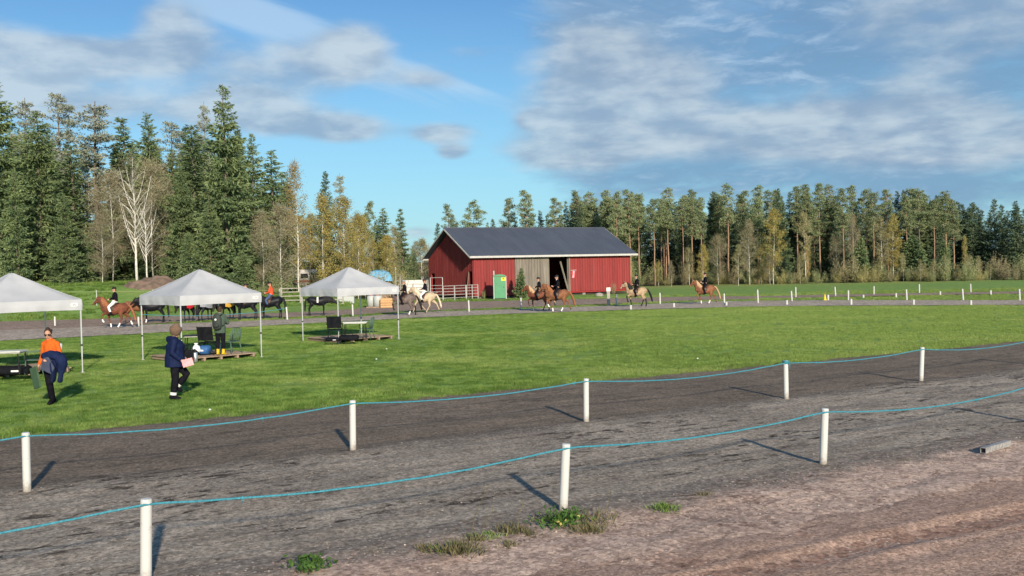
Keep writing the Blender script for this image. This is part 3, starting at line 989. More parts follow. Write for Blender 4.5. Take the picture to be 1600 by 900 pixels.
def proto_birch(seed, H, Rr, leaf='birch_yellow', nleaf=3500, trunk_r=.0075, low=.2, twigs=700, shape='oval', lsize=.17, bark='bark_birch', fork=False, twigmat='twig_brown'):
    rng = np.random.default_rng(seed); rnd = random.Random(seed)
    t = MB()
    tips = []
    off = [Vector((0, 0, 0))]
    for i in range(8): off.append(Vector((off[-1].x + rnd.uniform(-.1, .1) * H / 14, off[-1].y + rnd.uniform(-.08, .08) * H / 14, H * .97 * (i + 1) / 8)))
    t.tube(off, [max(.012, H * trunk_r * (1 - i / 8.6)) for i in range(9)], 8)
    pos = lambda f: off[min(int(f * 8), 7)].lerp(off[min(int(f * 8), 7) + 1], f * 8 - min(int(f * 8), 7))
    if fork:                                                # heavy side stems rising beside the main one
        for f0, a, L, r in ((.28, 2.9, .42, .5), (.42, .15, .42, .5), (.33, 3.4, .30, .35), (.55, 3.0, .36, .4), (.22, 2.7, .2, .3), (.62, .4, .3, .3), (.7, 2.6, .26, .3)):
            p = pos(f0); d = Vector((math.cos(a), math.sin(a) * .5, 0))
            pts = [p + d * (H * .16 * s ** .75) * (L / .4) + Vector((0, 0, H * L * s ** 1.15)) for s in (0, .25, .5, .75, 1)]
            t.tube(pts, [H * trunk_r * r * (1 - s * .85) for s in (0, .25, .5, .75, 1)], 6)
            tips += [pts[2], pts[3], pts[4]] * 3
    nb = int(26 + H)
    for i in range(nb):
        f = low + (1 - low) * (i + rnd.random()) / nb
        a = rnd.uniform(0, 6.283)
        g = (f - low) / (1 - low)
        pr = (math.sin(math.pi * (.18 + .78 * g)) if shape == 'oval' else (1 - g) ** .7 * .95 + .08)
        L = Rr * pr * rnd.uniform(.7, 1.15)
        p = pos(min(f, .99)); rise = rnd.uniform(.5, 1.1)
        q = p + Vector((math.cos(a) * L, math.sin(a) * L, L * rise))
        m = p + Vector((math.cos(a) * L * .45, math.sin(a) * L * .45, L * rise * .6))
        t.tube([p, m, q], [H * trunk_r * .34 * (1.1 - g), H * trunk_r * .2 * (1.1 - g), .006], 5)
        tips += [m, q, p.lerp(q, .75)]
    tips = np.array([list(v) for v in tips])
    ids = rng.integers(0, len(tips), twigs)
    P = tips[ids] + rng.normal(size=(twigs, 3)) * np.array([.25, .25, .3]) * Rr * .3
    D = rng.normal(size=(twigs, 3)) + np.array([0, 0, .3])
    tw = cards(P, D, rng.uniform(.5, 1.3, twigs) * (Rr / 2.2), .028, rng)
    ex = [('twigs', quads_mesh('birch_twigs', tw, [twigmat]))]
    if nleaf:
        ids = rng.integers(0, len(tips), nleaf)
        c = tips[ids] + rng.normal(size=(nleaf, 3)) * np.array([.42, .42, .5]) * Rr * .36
        D = rng.normal(size=(nleaf, 3)) + np.array([0, 0, -.5])
        lf = quads_mesh('birch_crown', cards(c, D, lsize * rng.uniform(.7, 1.4, nleaf), lsize * .6, rng), [leaf])
    else:
        lf = quads_mesh('birch_crown', tw, [twigmat]); ex = []
    return wood_mesh('birch_trunk', t, bark), lf, ex


def proto_bush(seed, H, Rr, leaf='shrub_leaf', n=2600, stems=18, lsize=.115):
    rng = np.random.default_rng(seed); rnd = random.Random(seed)
    t = MB(); tips = []
    for i in range(stems):
        a = rnd.uniform(0, 6.28); L = rnd.uniform(.2, 1) * Rr
        top = H * rnd.uniform(.35, 1.0) * (1.25 - .45 * L / Rr)
        p = Vector((math.cos(a) * L * .35, math.sin(a) * L * .35, 0)); q = Vector((math.cos(a) * L, math.sin(a) * L, top))
        t.tube([p, p.lerp(q, .5) + Vector((0, 0, .1)), q], [.03, .02, .006], 4)
        for s in (.25, .4, .55, .7, .8, .9, 1): tips.append(list(p.lerp(q, s)))
    tips = np.array(tips)
    ids = rng.integers(0, len(tips), n)
    c = tips[ids] + rng.normal(size=(n, 3)) * np.array([.16, .16, .2]) * (Rr * .7)
    c[:, 2] = np.abs(c[:, 2])
    D = rng.normal(size=(n, 3)) + np.array([0, 0, .8])
    return wood_mesh('bush_stems', t, 'twig_brown'), quads_mesh('bush_leaves', cards(c, D, lsize * rng.uniform(.7, 1.6, n), lsize * .5, rng), [leaf]), []


PROTO = {}
PROTO['spruce'] = [proto_spruce(i, 22, r) + (22,) for i, r in ((1, 3.4), (2, 2.9), (3, 3.8))]
PROTO['spruce_narrow'] = [proto_spruce(i, 18, r) + (18,) for i, r in ((4, 1.9), (5, 1.6))]
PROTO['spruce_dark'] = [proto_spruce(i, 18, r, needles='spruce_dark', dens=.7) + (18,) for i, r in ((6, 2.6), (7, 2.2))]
PROTO['spruce_young'] = [proto_spruce(i, 6, r, low=.01, dens=1.3) + (6,) for i, r in ((8, 1.5), (9, 1.8))]
PROTO['pine'] = [proto_pine(11, 16, .46, 1.5) + (16,), proto_pine(12, 16, .40, 1.35) + (16,), proto_pine(13, 16, .52, 1.7) + (16,), proto_pine(14, 16, .36, 1.6) + (16,), proto_pine(18, 16, .48, 1.2) + (16,)]
PROTO['pine_pale'] = [proto_pine(15, 20, .45, 2.0, 'pine_pale', 'bark_grey', 1.0, 60) + (20,), proto_pine(16, 20, .6, 1.8, 'pine_pale', 'bark_grey', 1.0, 60) + (20,)]
PROTO['pine_open'] = [proto_pine(17, 16, .42, 2.6, 'pine_needles', 'bark_grey', .8, 60) + (16,)]
PROTO['birch_bare'] = [proto_birch(21, 18, 3.2, 'birch_tan', 200, .0135, .3, 1000, fork=True, lsize=.12) + (18,)]
PROTO['birch_tan'] = [proto_birch(22, 14, 2.3, 'birch_tan', 3600, .006, .12, 2600, lsize=.16) + (14,), proto_birch(23, 14, 2.7, 'birch_tan', 3000, .006, .1, 3000, lsize=.15) + (14,)]
PROTO['birch_yellow'] = [proto_birch(24, 14, 1.7, 'birch_yellow', 6200, .006, .16, 500, lsize=.17) + (14,), proto_birch(25, 14, 1.9, 'birch_yellow', 6000, .0065, .2, 500, lsize=.17) + (14,)]
PROTO['birch_spire'] = [proto_birch(26, 16, 1.9, 'birch_gold', 5200, .0065, .18, 700, shape='cone', lsize=.16) + (16,)]
PROTO['birch_olive'] = [proto_birch(27, 13, 1.8, 'birch_olive', 3400, .0065, .15, 900, lsize=.17) + (13,), proto_birch(28, 13, 1.5, 'birch_olive', 2400, .006, .3, 900, lsize=.17) + (13,)]
PROTO['bush'] = [proto_bush(31, 3, 1.5) + (3,), proto_bush(32, 3, 1.3, 'shrub_green') + (3,), proto_bush(33, 3, 1.6, 'birch_tan', 1100, 20) + (3,)]
CROWN_NAME = {'bush': ('stems', 'foliage')}


def tree(kind, px, top, dist, name, label, cat='tree', group=None, i=None, wide=1.0, base_z=None, rz=None):
    rnd = random.Random(int(px * 7 + top * 13 + dist))
    p = AT(px, dist); gz = terrain(p.x, p.y) if base_z is None else base_z
    H = HT(px, top, dist) - gz
    pr = PROTO[kind][i if i is not None else rnd.randrange(len(PROTO[kind]))]
    s = H / pr[3]
    o = empty(name, (p.x, p.y, gz - .05), rnd.uniform(0, 6.28) if rz is None else rz, label, cat, group)
    o.scale = (s * wide, s * wide, s)
    a, b = CROWN_NAME.get(kind, ('trunk', 'crown'))
    link(a, pr[0], o); link(b, pr[1], o)
    for nm, me in pr[2]: link(nm, me, o)
    return o


def build_forest():
    L = [  # the left wood, front trees: kind, px, top, dist, name, label, width, variant
        ('spruce', 2, 122, 92, 'spruce_tree', 'dark tall spruce cut by the left edge of the photo', 1.3, 2),
        ('pine_pale', 45, 152, 118, 'pine_tree', 'thin grey pine top showing right of the leftmost spruce', 1, 1),
        ('spruce', 66, 166, 90, 'spruce_tree', 'broad sunlit green spruce behind the leftmost tent', 1.35, 0),
        ('pine_pale', 92, 146, 118, 'pine_tree', 'tall grey pine with a rounded sparse top, left wood', 1.2, 0),
        ('spruce_narrow', 118, 222, 96, 'spruce_tree', 'lower spruce between the two grey pines and the bare birch', 1.9, 0),
        ('pine_pale', 155, 158, 104, 'pine_tree', 'pine with a ragged green grey top left of the bare birch', 1.6, 1),
        ('spruce_narrow', 197, 180, 108, 'spruce_tree', 'narrow spire of a spruce rising over the bare birch', 1.9, 1),
        ('spruce', 238, 170, 104, 'spruce_tree', 'green spruce right behind the top of the bare birch', 1.15, 1),
        ('pine_pale', 268, 190, 112, 'pine_tree', 'pale pine just right of the spruce behind the bare birch', 1.3, 0),
        ('spruce_narrow', 307, 190, 100, 'spruce_tree', 'dark narrow spruce left of the tallest spruce', 1.8, 0),
        ('pine_pale', 328, 158, 110, 'pine_tree', 'thin pine with a crooked top touching the tallest spruce', .6, 1),
        ('spruce', 357, 125, 90, 'spruce_tree', 'tallest spruce of the left wood, behind the middle tent', 1.15, 0),
        ('spruce', 400, 203, 96, 'spruce_tree', 'spruce on the right shoulder of the tallest spruce', 1.1, 1),
        ('spruce_narrow', 430, 230, 98, 'spruce_tree', 'rightmost dark spruce of the left wood', 1.8, 0),
        ('spruce', 288, 250, 92, 'spruce_tree', 'full spruce above the peak of the middle tent', 1.1, 2),
        ('spruce', 28, 260, 84, 'spruce_tree', 'dark spruce low over the leftmost tent', 1.2, 1),
        ('spruce', 104, 300, 84, 'spruce_tree', 'bushy low spruce reaching down to the grass bank', 1.3, 2),
        ('spruce', 330, 300, 87, 'spruce_tree', 'low dark spruce right above the peak of the middle tent', 1.2, 0),
        ('birch_spire', 466, 250, 92, 'birch_tree', 'tall tan and yellow birch with a pointed top and white trunk', .95, 0),
        ('birch_tan', 440, 318, 84, 'birch_tree', 'bare brown bushy tree right of the middle tent', 1.2, 1),
        ('spruce_dark', 512, 266, 100, 'spruce_tree', 'dark spruce top between the two yellow birches', 1.0, 1),
        ('pine_pale', 534, 270, 102, 'pine_tree', 'pale thin tree top beside the dark spruce above the right tent', .8, 1),
        ('birch_yellow', 503, 300, 90, 'birch_tree', 'yellow brown birch with a white trunk left of the right tent peak', 1.1, 0),
        ('birch_yellow', 540, 308, 92, 'birch_tree', 'golden birch directly above the right tent peak', 1.15, 1),
        ('birch_yellow', 559, 330, 98, 'birch_tree', 'smaller golden birch right of the right tent peak', 1.0, 0),
        ('pine', 578, 316, 118, 'pine_tree', 'green pine right of the golden birches', 1.0, 1),
        ('spruce_narrow', 601, 322, 122, 'spruce_tree', 'narrow spruce in the middle of three between birches and barn', 1.7, 0),
        ('spruce_narrow', 628, 324, 124, 'spruce_tree', 'narrow spruce standing apart nearest to the barn', 1.5, 1),
        ('spruce_dark', 590, 340, 126, 'spruce_tree', 'dark low spruce behind the pine and the narrow spruce', 1.0, 0),
        ('spruce_young', 814, 419, 92.6, 'young_spruce', 'young spruce in front of the grey barn door', .95, 0),
    ]
    for k, px, top, d, nm, lb, w, i in L:
        tree(k, px, top, d, nm, lb, 'spruce' if 'spruce' in nm else nm.split('_')[0], None, i, w)
    o = tree('birch_bare', 214, 238, 86, 'birch_tree', 'bare birch with bright white forked trunk beside the earth pile', 'birch', None, 0, .8, rz=0)
    o = tree('birch_bare', 230, 300, 85, 'birch_tree', 'smaller bare white birch right beside the taller one', 'birch', None, 0, .75, rz=.5)
    for px, top, d, w, lb in ((176, 268, 92, 1.15, 'brown leafless bushy birch left of the white forked birch'), (240, 250, 94, 1.1, 'brown twiggy birch behind the white forked birch'),
                           (160, 330, 86, 1.1, 'low olive brown tree at the left foot of the white forked birch'), (412, 330, 88, 1.0, 'brown leafless tree behind the right corner of the middle tent')):
        tree('birch_tan', px, top, d, 'birch_tree', lb, 'birch', None, None, w)
    # fill of the left wood
    rnd = random.Random(77)
    for i in range(70):
        px = rnd.uniform(-60, 452); d = rnd.uniform(104, 140)
        top = (190 + rnd.uniform(0, 70)) if px < 445 else 300
        if px > 380: top = 262 + rnd.uniform(0, 50)
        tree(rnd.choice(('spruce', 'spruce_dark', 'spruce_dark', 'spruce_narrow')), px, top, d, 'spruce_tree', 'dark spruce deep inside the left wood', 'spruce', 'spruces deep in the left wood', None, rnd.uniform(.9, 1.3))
    nys = 0
    for i in range(16):
        px = -50 + i * 31 + rnd.uniform(-8, 8)
        if 140 < px < 270: continue
        nys += 1
        tree('spruce_young', px, 372 + rnd.uniform(-20, 30), rnd.uniform(86, 92), 'young_spruce', ORD[nys] + ' small spruce from the left at the foot of the left wood', 'spruce', 'small spruces along the left wood edge', None, rnd.uniform(.9, 1.3))
    for i in range(14):
        px = 455 + i * 13 + rnd.uniform(-5, 5)
        tree(rnd.choice(('birch_olive', 'birch_yellow', 'birch_yellow')), px, 345 + rnd.uniform(-18, 30) + max(0, px - 560) * .35, rnd.uniform(104, 122), 'birch_tree', 'low brown and yellow birch in the thicket left of the barn', 'birch', 'low birches between left wood and barn', None, 1.1)
    for i in range(26):
        px = 440 + rnd.uniform(0, 240); top = 375 + rnd.uniform(-8, 15)
        tree(rnd.choice(('spruce_dark', 'birch_olive', 'spruce_narrow')), px, top, rnd.uniform(150, 200), 'forest_tree', 'distant low tree seen left of the barn', 'tree', 'distant low trees left of the barn', None, 1.5)
    for i in range(26):
        px = 400 + i * 9.5 + rnd.uniform(-5, 5)
        tree('bush', px, 428 + rnd.uniform(-10, 6), rnd.uniform(97, 112), 'bush', 'low olive bush between the left wood and the barn', 'bush', 'bushes left of the barn', None, 1.2)
    tree('bush', 408, 442, 82.5, 'bush', 'rounded green bush left of the pipe fence', 'bush', None, 1, 1.5)
    tree('bush', 434, 422, 84, 'bush', 'large dark green bush in front of the white caravan', 'bush', None, 1, 1.4)
    # pines above the barn
    B = [('pine', 703, 320, 150, 'small rounded pine above the left end of the barn ridge', 1), ('pine_open', 741, 315, 150, 'pine with a flat leaning crown above the barn ridge', 0), ('spruce_narrow', 763, 345, 158, 'small dark spruce tip on the barn ridge', 0),
         ('pine', 796, 311, 152, 'two-lobed pine above the middle of the barn roof', 0), ('pine', 825, 298, 148, 'large dense pine above the middle of the barn roof', 2), ('spruce_dark', 846, 326, 156, 'thin spruce right of the large dense pine', 0),
         ('pine', 872, 310, 150, 'dense pine above the barn doorway', 2), ('spruce_narrow', 886, 312, 158, 'slim spruce tip between two pines over the barn', 1), ('pine', 904, 299, 152, 'tall narrow pine above the right part of the barn roof', 1),
         ('pine', 930, 312, 146, 'pine just left of the barn ridge end', 0), ('pine', 952, 309, 150, 'pine exactly over the right ridge end', 3)]
    for k, px, top, d, lb, i in B:
        tree(k, px, top, d, 'pine_tree' if 'pine' in k else 'spruce_tree', lb, 'pine' if 'pine' in k else 'spruce', None, i, 1.05)
    for i in range(10):
        px = 690 + i * 28 + rnd.uniform(-8, 8)
        tree('spruce_dark', px, 352 - (px - 690) * .09 + rnd.uniform(-6, 8), rnd.uniform(165, 180), 'spruce_tree', 'dark spruce tip just over the barn roof', 'spruce', 'spruces behind the barn', None, 1.2)
    # right wood: front row of pines with bare trunks
    tops = [(968, 304), (984, 298), (1001, 302), (1021, 308), (1046, 290), (1066, 312), (1082, 296), (1100, 306), (1121, 298), (1140, 292), (1160, 300), (1186, 290), (1200, 296),
            (1246, 286), (1262, 290), (1281, 288), (1300, 288), (1316, 292), (1334, 292), (1352, 297), (1366, 300), (1391, 294), (1416, 300)]
    for j, (px, top) in enumerate(tops):
        tree('pine', px + (j * 53 % 7 - 3), top + (j * 29 % 9 - 3), 133 + (j * 37 % 11) * 1.1, 'pine_tree', ORD[j] + ' bare-trunked pine from the barn in the front row of the right wood', 'pine', 'front pines of the right wood', None, 1.0)
    for px, top, k, i, w, lb, c in (
            (1217, 291, 'spruce_dark', 0, 1.0, 'dark pointed spruce top standing out among the pines of the right wood', 'spruce'),
            (1208, 325, 'birch_yellow', 0, 1.15, 'golden birch with a white trunk foot in front of the pines', 'birch'),
            (1171, 345, 'birch_tan', 0, .8, 'brown thin birch left of the golden one, right wood', 'birch'),
            (1259, 330, 'birch_olive', 1, .9, 'white trunked birch with sparse leaves in the middle of the right wood', 'birch'),
            (1334, 335, 'birch_tan', 1, .55, 'bright white birch trunk beside the dark young spruces', 'birch'),
            (1378, 338, 'birch_olive', 0, 1.1, 'olive yellow birch between the two dark young spruces', 'birch'),
            (1396, 335, 'birch_yellow', 1, .9, 'yellow green birch left of the broad young spruce', 'birch'),
            (1345, 372, 'spruce_young', 0, 1.2, 'dark young spruce left of the olive birches', 'spruce'),
            (1427, 368, 'spruce_young', 1, 1.25, 'broad dark young spruce right of the olive birches', 'spruce'),
            (1438, 298, 'pine_open', 0, 1.1, 'pale pine with a wide open crown and a free standing trunk', 'pine'),
            (1461, 312, 'pine', 3, 1.0, 'orange trunked pine right of the free standing pale pine', 'pine'),
            (1478, 300, 'pine', 0, 1.1, 'dense pine left of the clearing, right wood', 'pine'),
            (1490, 312, 'pine', 2, 1.1, 'last dense pine before the darker far wood', 'pine'),
            (1508, 368, 'birch_yellow', 0, .6, 'small pointed yellow birch at the edge of the darker wood', 'birch'),
            (1475, 375, 'spruce_young', 0, .8, 'slim dark young spruce among orange pine trunks', 'spruce')):
        tree(k, px, top, 129 if 'birch' in k or 'young' in k else 134, {'spruce': 'spruce_tree', 'birch': 'birch_tree', 'pine': 'pine_tree'}[c], lb, c, None, i, w)
    for j in range(80):
        px = 900 + rnd.uniform(0, 600); top = 300 + rnd.uniform(-5, 22)
        tree(rnd.choice(('pine', 'pine', 'spruce_dark', 'spruce_narrow')), px, top + rnd.choice((0, 0, 12)), rnd.uniform(139, 156), 'forest_tree', 'tree in the second rank of the right wood', 'tree', 'second rank of the right wood', None, 1.05)
    for j in range(60):
        px = 900 + j * 10.5 + rnd.uniform(-4, 4); top = 318 + rnd.uniform(-8, 16)
        if px > 1500: top = 318 + rnd.uniform(-8, 14)
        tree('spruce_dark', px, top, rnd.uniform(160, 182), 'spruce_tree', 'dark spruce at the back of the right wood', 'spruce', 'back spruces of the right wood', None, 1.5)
    for j in range(16):
        px = 1502 + j * 9 + rnd.uniform(-4, 4); top = 318 + rnd.uniform(-14, 14)
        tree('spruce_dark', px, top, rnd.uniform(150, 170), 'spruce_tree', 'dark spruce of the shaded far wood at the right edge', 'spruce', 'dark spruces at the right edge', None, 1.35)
    # belt of brush along the field edge
    for j in range(62):
        px = 985 + j * 10.3 + rnd.uniform(-4, 4)
        yb = 447 - (px - 1000) / 600 * 9
        top = yb - rnd.choice((8, 12, 16, 20, 26, 34)) - rnd.uniform(0, 6)
        dd = 2.9 * FPX / (yb - (420 - .023 * (px - 800))) + rnd.uniform(0.3, 6)
        tree('bush', px, top, dd, 'bush', 'olive brown bush in the belt along the right field edge', 'bush', 'bushes along the right field edge', None, rnd.uniform(.9, 1.6))
    for j in range(17):
        px = 990 + j * 28 + rnd.uniform(-12, 12)
        tree(('birch_olive', 'birch_yellow', 'birch_tan')[j % 3], px, 385 + rnd.uniform(-22, 26), rnd.uniform(126, 133), 'birch_sapling', 'slender half-bare birch sapling among the bushes below the right wood', 'sapling', 'birch saplings below the right wood', None, rnd.uniform(.7, 1.3))
    for j in range(24):
        px = 1440 + j * 7.2 + rnd.uniform(-3, 3)
        tree('birch_olive', px, 405 + rnd.uniform(-8, 10), rnd.uniform(123, 130), 'birch_sapling', 'thin olive birch sapling in the thicket at the right edge', 'sapling', 'birch saplings at the right edge', None, 1.0)


build_forest()

# ------------------------------------------------------------------ barn
def build_barn():
    near = AT(740, 94.0)
    A = R(27.0)
    b = empty('barn', (near.x, near.y, 0), A, 'long red board barn with a dark metal roof across the far track', 'barn')
    LN, W, EV, RG = 18.6, 11.7, 4.2, 6.98
    rnd = random.Random(4)

    def boards(name, mat, x0, x1, z0, ztop, face, holes=(), w=.155):
        """upright boards on a wall; face maps (along, out, up) to local space"""
        mb = MB(); x = x0; k = 0
        while x < x1 - .02:
            x2 = min(x + w, x1); xm = (x + x2) / 2
            segs = [(z0 + rnd.uniform(-.02, .02), ztop(xm))]
            for h0, h1, hz0, hz1 in holes:
                if h0 < xm < h1: segs = [(a, c) for a, c in ((segs[0][0], hz0), (hz1, segs[0][1])) if c - a > .05]
            out = .035 + (.02 if k % 2 else 0) + rnd.uniform(0, .006)
            for a, c in segs:
                g = .006
                vs = [face(x + g, 0, a), face(x2 - g, 0, a), face(x2 - g, out, a), face(x + g, out, a), face(x + g, 0, c), face(x2 - g, 0, c), face(x2 - g, out, c), face(x + g, out, c)]
                mb.add(vs, [(0, 1, 2, 3), (7, 6, 5, 4), (4, 5, 1, 0), (5, 6, 2, 1), (6, 7, 3, 2), (7, 4, 0, 3)])
            x = x2; k += 1
        return tag(mb.build(name, mat, b), kind='stuff')
    front = lambda x, o, z: (x, -o, z)
    gable = lambda y, o, z: (-o, y, z)
    backf = lambda x, o, z: (x, W + o, z)
    gable2 = lambda y, o, z: (LN + o, y, z)
    gz = lambda y: EV - .05 + (RG - EV) * (1 - abs(y - W / 2) / (W / 2))
    # solid wall backing
    def wallbox(name, x0, x1, y0, y1, z0, z1):
        return MB().box(((x0 + x1) / 2, (y0 + y1) / 2, (z0 + z1) / 2), (x1 - x0, y1 - y0, z1 - z0)).build(name, 'red_wall', b)
    wallbox('wall', 0.0, 4.5, 0, .12, .25, EV - .05)
    wallbox('wall', 10.9, LN, 0, .12, .25, EV - .05)
    wallbox('wall', 0, LN, W - .12, W, .25, EV - .05)
    for nm, xx in (('gable_wall', 0), ('gable_wall', LN - .12)):
        prof = [(0.13, .25), (W - .13, .25), (W - .13, EV - .1), (W / 2, RG - .12), (0.13, EV - .1)]
        if xx == 0:                                         # with its two openings
            parts = [(1.05, 10.1, .25), (0.13, .15, .25), (11.0, W - .13, .25), (.15, 1.05, 2.75), (10.1, 11.0, 2.6)]
            mb = MB()
            for a, c, z0 in parts:
                ys = [a, c] if not (a < W / 2 < c) else [a, W / 2, c]
                pts = [(y, z0) for y in ys] + [(y, gz(y) - .05) for y in reversed(ys)]
                n = len(pts)
                vs = [(0, y, z) for y, z in pts] + [(.1, y, z) for y, z in pts]
                mb.add(vs, [tuple(range(n)), tuple(range(2 * n - 1, n - 1, -1))] + [(i, (i + 1) % n, n + (i + 1) % n, n + i) for i in range(n)])
            mb.build('gable_wall', 'red_wall', b)
        else:
            n = len(prof); vs = [(xx, y, z) for y, z in prof] + [(xx + .1, y, z) for y, z in prof]
            MB().add(vs, [tuple(range(n)), tuple(range(2 * n - 1, n - 1, -1))] + [(i, (i + 1) % n, n + (i + 1) % n, n + i) for i in range(n)]).build('gable_wall', 'red_wall', b)
    boards('wall_boards', 'red_boards', 0, 4.55, .22, lambda x: EV, front)
    boards('wall_boards', 'red_boards', 10.88, LN, .42, lambda x: EV, front)
    boards('gable_boards', 'red_boards', 0, W, .35, gz, gable, holes=((.1, 1.05, .2, 2.75), (10.1, 11.0, .2, 2.6)))
    boards('gable_boards', 'red_boards', 0, W, .3, gz, gable2)
    boards('wall_boards', 'red_boards', 0, LN, .3, lambda x: EV, backf)
    d = boards('sliding_door', 'grey_boards', 4.6, 8.5, .30, lambda x: EV - .12, lambda x, o, z: (x, -o - .06, z), w=.17)
    d['label'] = 'weathered grey plank sliding door'
    MB().box((6.55, -.02, 2.2), (3.85, .05, 3.7)).build('door_backing', 'grey_boards', b)
    # eave, barge boards, door rail
    MB().box((LN / 2, -.62, EV - .06), (LN + 1.3, .05, .20)).build('fascia_board', 'eave_paint', b)
    MB().box((LN / 2, W + .62, EV - .06), (LN + 1.3, .05, .20)).build('fascia_board', 'eave_paint', b)
    MB().box((7.8, -.12, EV - .02), (6.6, .05, .10)).build('door_rail', 'galvanised', b)
    slope = (RG - EV) / (W / 2)
    for sx in (-.64, LN + .64):
        for s in (0, 1):
            y0, z0 = (-.6, EV - .6 * slope + .26) if s == 0 else (W + .6, EV - .6 * slope + .26)
            ym, zm = W / 2, RG + .28
            vs = []
            for (y, z) in ((y0, z0 - .15), (ym, zm - .16), (ym, zm), (y0, z0)):
                vs += [(sx - .02, y, z), (sx + .02, y, z)]
            MB().add(vs, [(0, 2, 4, 6), (7, 5, 3, 1), (0, 1, 3, 2), (2, 3, 5, 4), (4, 5, 7, 6), (6, 7, 1, 0)]).build('barge_board', 'white_paint', b)
    # roof: two slopes of ribbed sheet
    for s in (0, 1):
        mb = MB(); x = -.62; n = 0
        w = .305
        while x < LN + .6:
            x2 = min(x + w, LN + .62)
            prof = ((x, 0), (x + .02, .014), (x + .05, .014), (x + .07, 0), (x2, 0))
            for (xa, ha), (xb, hb) in zip(prof, prof[1:]):
                if xb <= xa: continue
                q = []
                for (y, z) in (((-.62, EV - .62 * slope + .30), (W / 2, RG + .30)) if s == 0 else ((W + .62, EV - .62 * slope + .30), (W / 2, RG + .30))):
                    q.append((y, z))
                vs = [(xa, q[0][0], q[0][1] + ha), (xb, q[0][0], q[0][1] + hb), (xb, q[1][0], q[1][1] + hb), (xa, q[1][0], q[1][1] + ha)]
                mb.add(vs, [(0, 1, 2, 3)])
            x = x2
        # underside closes the sheet
        q = ((-.62, EV - .62 * slope + .27), (W / 2, RG + .27)) if s == 0 else ((W + .62, EV - .62 * slope + .27), (W / 2, RG + .27))
        mb.add([(-.62, *q[0]), (LN + .62, *q[0]), (LN + .62, *q[1]), (-.62, *q[1])], [(0, 1, 2, 3)])
        mb.build('roof', 'roof_metal', b)
    MB().tube([(-.64, W / 2, RG + .33), (LN + .64, W / 2, RG + .33)], .08, 8).build('ridge_cap', 'roof_metal', b)
    # inside: floor, back posts, leaning pole, clutter seen through the doorway
    MB().box((LN / 2, W / 2, .08), (LN - .3, W - .3, .12)).build('barn_floor', 'dark_inside', b)
    for x in (4.55, 8.55, 10.85):
        MB().box((x, .1, 2.15), (.12, .16, 3.9)).build('door_post', 'grey_boards', b)
    MB().box((10.95, -.10, 2.2), (.16, .05, 3.95)).build('door_trim', 'grey_boards', b)
    MB().box((.06, -.075, 2.2), (.14, .04, 3.95)).build('corner_board', 'red_boards', b)
    MB().box((-.075, .08, 2.2), (.04, .16, 3.85)).build('corner_board', 'red_boards', b)
    m = MB()
    for i in range(7):
        x = .8 + i * 3
        m.box((x, .3, .1), (.35, .35, .3)); m.box((x, W - .3, .1), (.35, .35, .3))
    m.build('foundation_stone', 'stone', b)
    MW = b.matrix_basis.copy()
    Tm = Matrix.Translation(Vector((near.x, near.y, 0))) @ Matrix.Rotation(A, 4, 'Z')
    P = lambda x, y, z: Tm @ Vector((x, y, z))
    # things by the barn
    o = MB().tube([P(10.75, -.3, .1), P(9.9, -.05, 3.55)], .095, 6).build('pole', 'grey_boards')
    tag(o, 'pale pole leaning in the dark open barn doorway', 'pole')
    o = MB().tube([P(-.25, 1.25, .1), P(-.12, .95, 2.7)], .05, 5).build('plank', 'grey_boards')
    tag(o, 'thin plank leaning beside the small gable opening of the barn', 'plank')
    f = empty('flag', tuple(P(11.25, -.14, 2.2)), A, 'small red white and blue flag hanging on the barn wall beside the doorway', 'flag')
    n = 6
    for nm, mt, x0, x1 in (('red_field', 'flag_red', -.22, -.02), ('white_stripe', 'white_cloth', -.02, .03), ('blue_stripe', 'flag_blue', .03, .10), ('white_stripe', 'white_cloth', .10, .15), ('red_field', 'flag_red', .15, .28)):
        vs = []
        for k in range(n + 1):
            z = -.75 * k / n; sh = -.10 * k / n
            for x in (x0, x1):
                for yy in (0, -.012): vs.append((x * (1 - .25 * k / n) + sh + .15, yy - .02 * math.sin(k + x * 12), z + .35))
        fs = []
        for k in range(n):
            a = k * 4
            fs += [(a, a + 2, a + 6, a + 4), (a + 1, a + 5, a + 7, a + 3)]
        MB().add(vs, fs).build(nm, mt, f)
    MB().tube([(-.2, -.02, .40), (.5, -.02, .42)], .018, 6).build('flag_pole', 'white_paint', f)
    # portable toilet
    tp = AT(780, 91.3)
    t = empty('portable_toilet', (tp.x, tp.y, 0), R(4), 'green portable toilet with a small yellow sign, in front of the barn', 'toilet')
    MB().box((0, 0, 1.12), (1.16, 1.12, 2.1)).build('cabin', 'toilet_green', t)
    MB().box((0, -.575, 1.1), (.92, .03, 1.95)).build('door', 'toilet_green', t)
    for sx in (-1, 1):
        for sy in (-1, 1): MB().box((sx * .59, sy * .57, 1.13), (.07, .07, 2.2)).build('corner_post', 'pale_plastic', t)
    rf = MB()
    vs = []
    for k in range(9):
        a = math.pi * k / 8
        x, z = -.62 * math.cos(a), 2.2 + .20 * math.sin(a)
        vs += [(x, -.62, z), (x, .62, z)]
    rf.add(vs, [(2 * k, 2 * k + 2, 2 * k + 3, 2 * k + 1) for k in range(8)] + [tuple(2 * k for k in range(9))[::-1], tuple(2 * k + 1 for k in range(9))])
    rf.build('roof', 'toilet_green', t)
    MB().box((0, 0, .05), (1.2, 1.16, .1)).build('base', 'metal_black', t)
    MB().tube([(-.52, .3, 1.9), (-.52, .3, 2.75)], .07, 8).build('vent_pipe', 'pale_plastic', t)
    s = MB().box((.34, -.60, 1.93), (.42, .02, .30)).build('sign', 'yellow_sign', t)
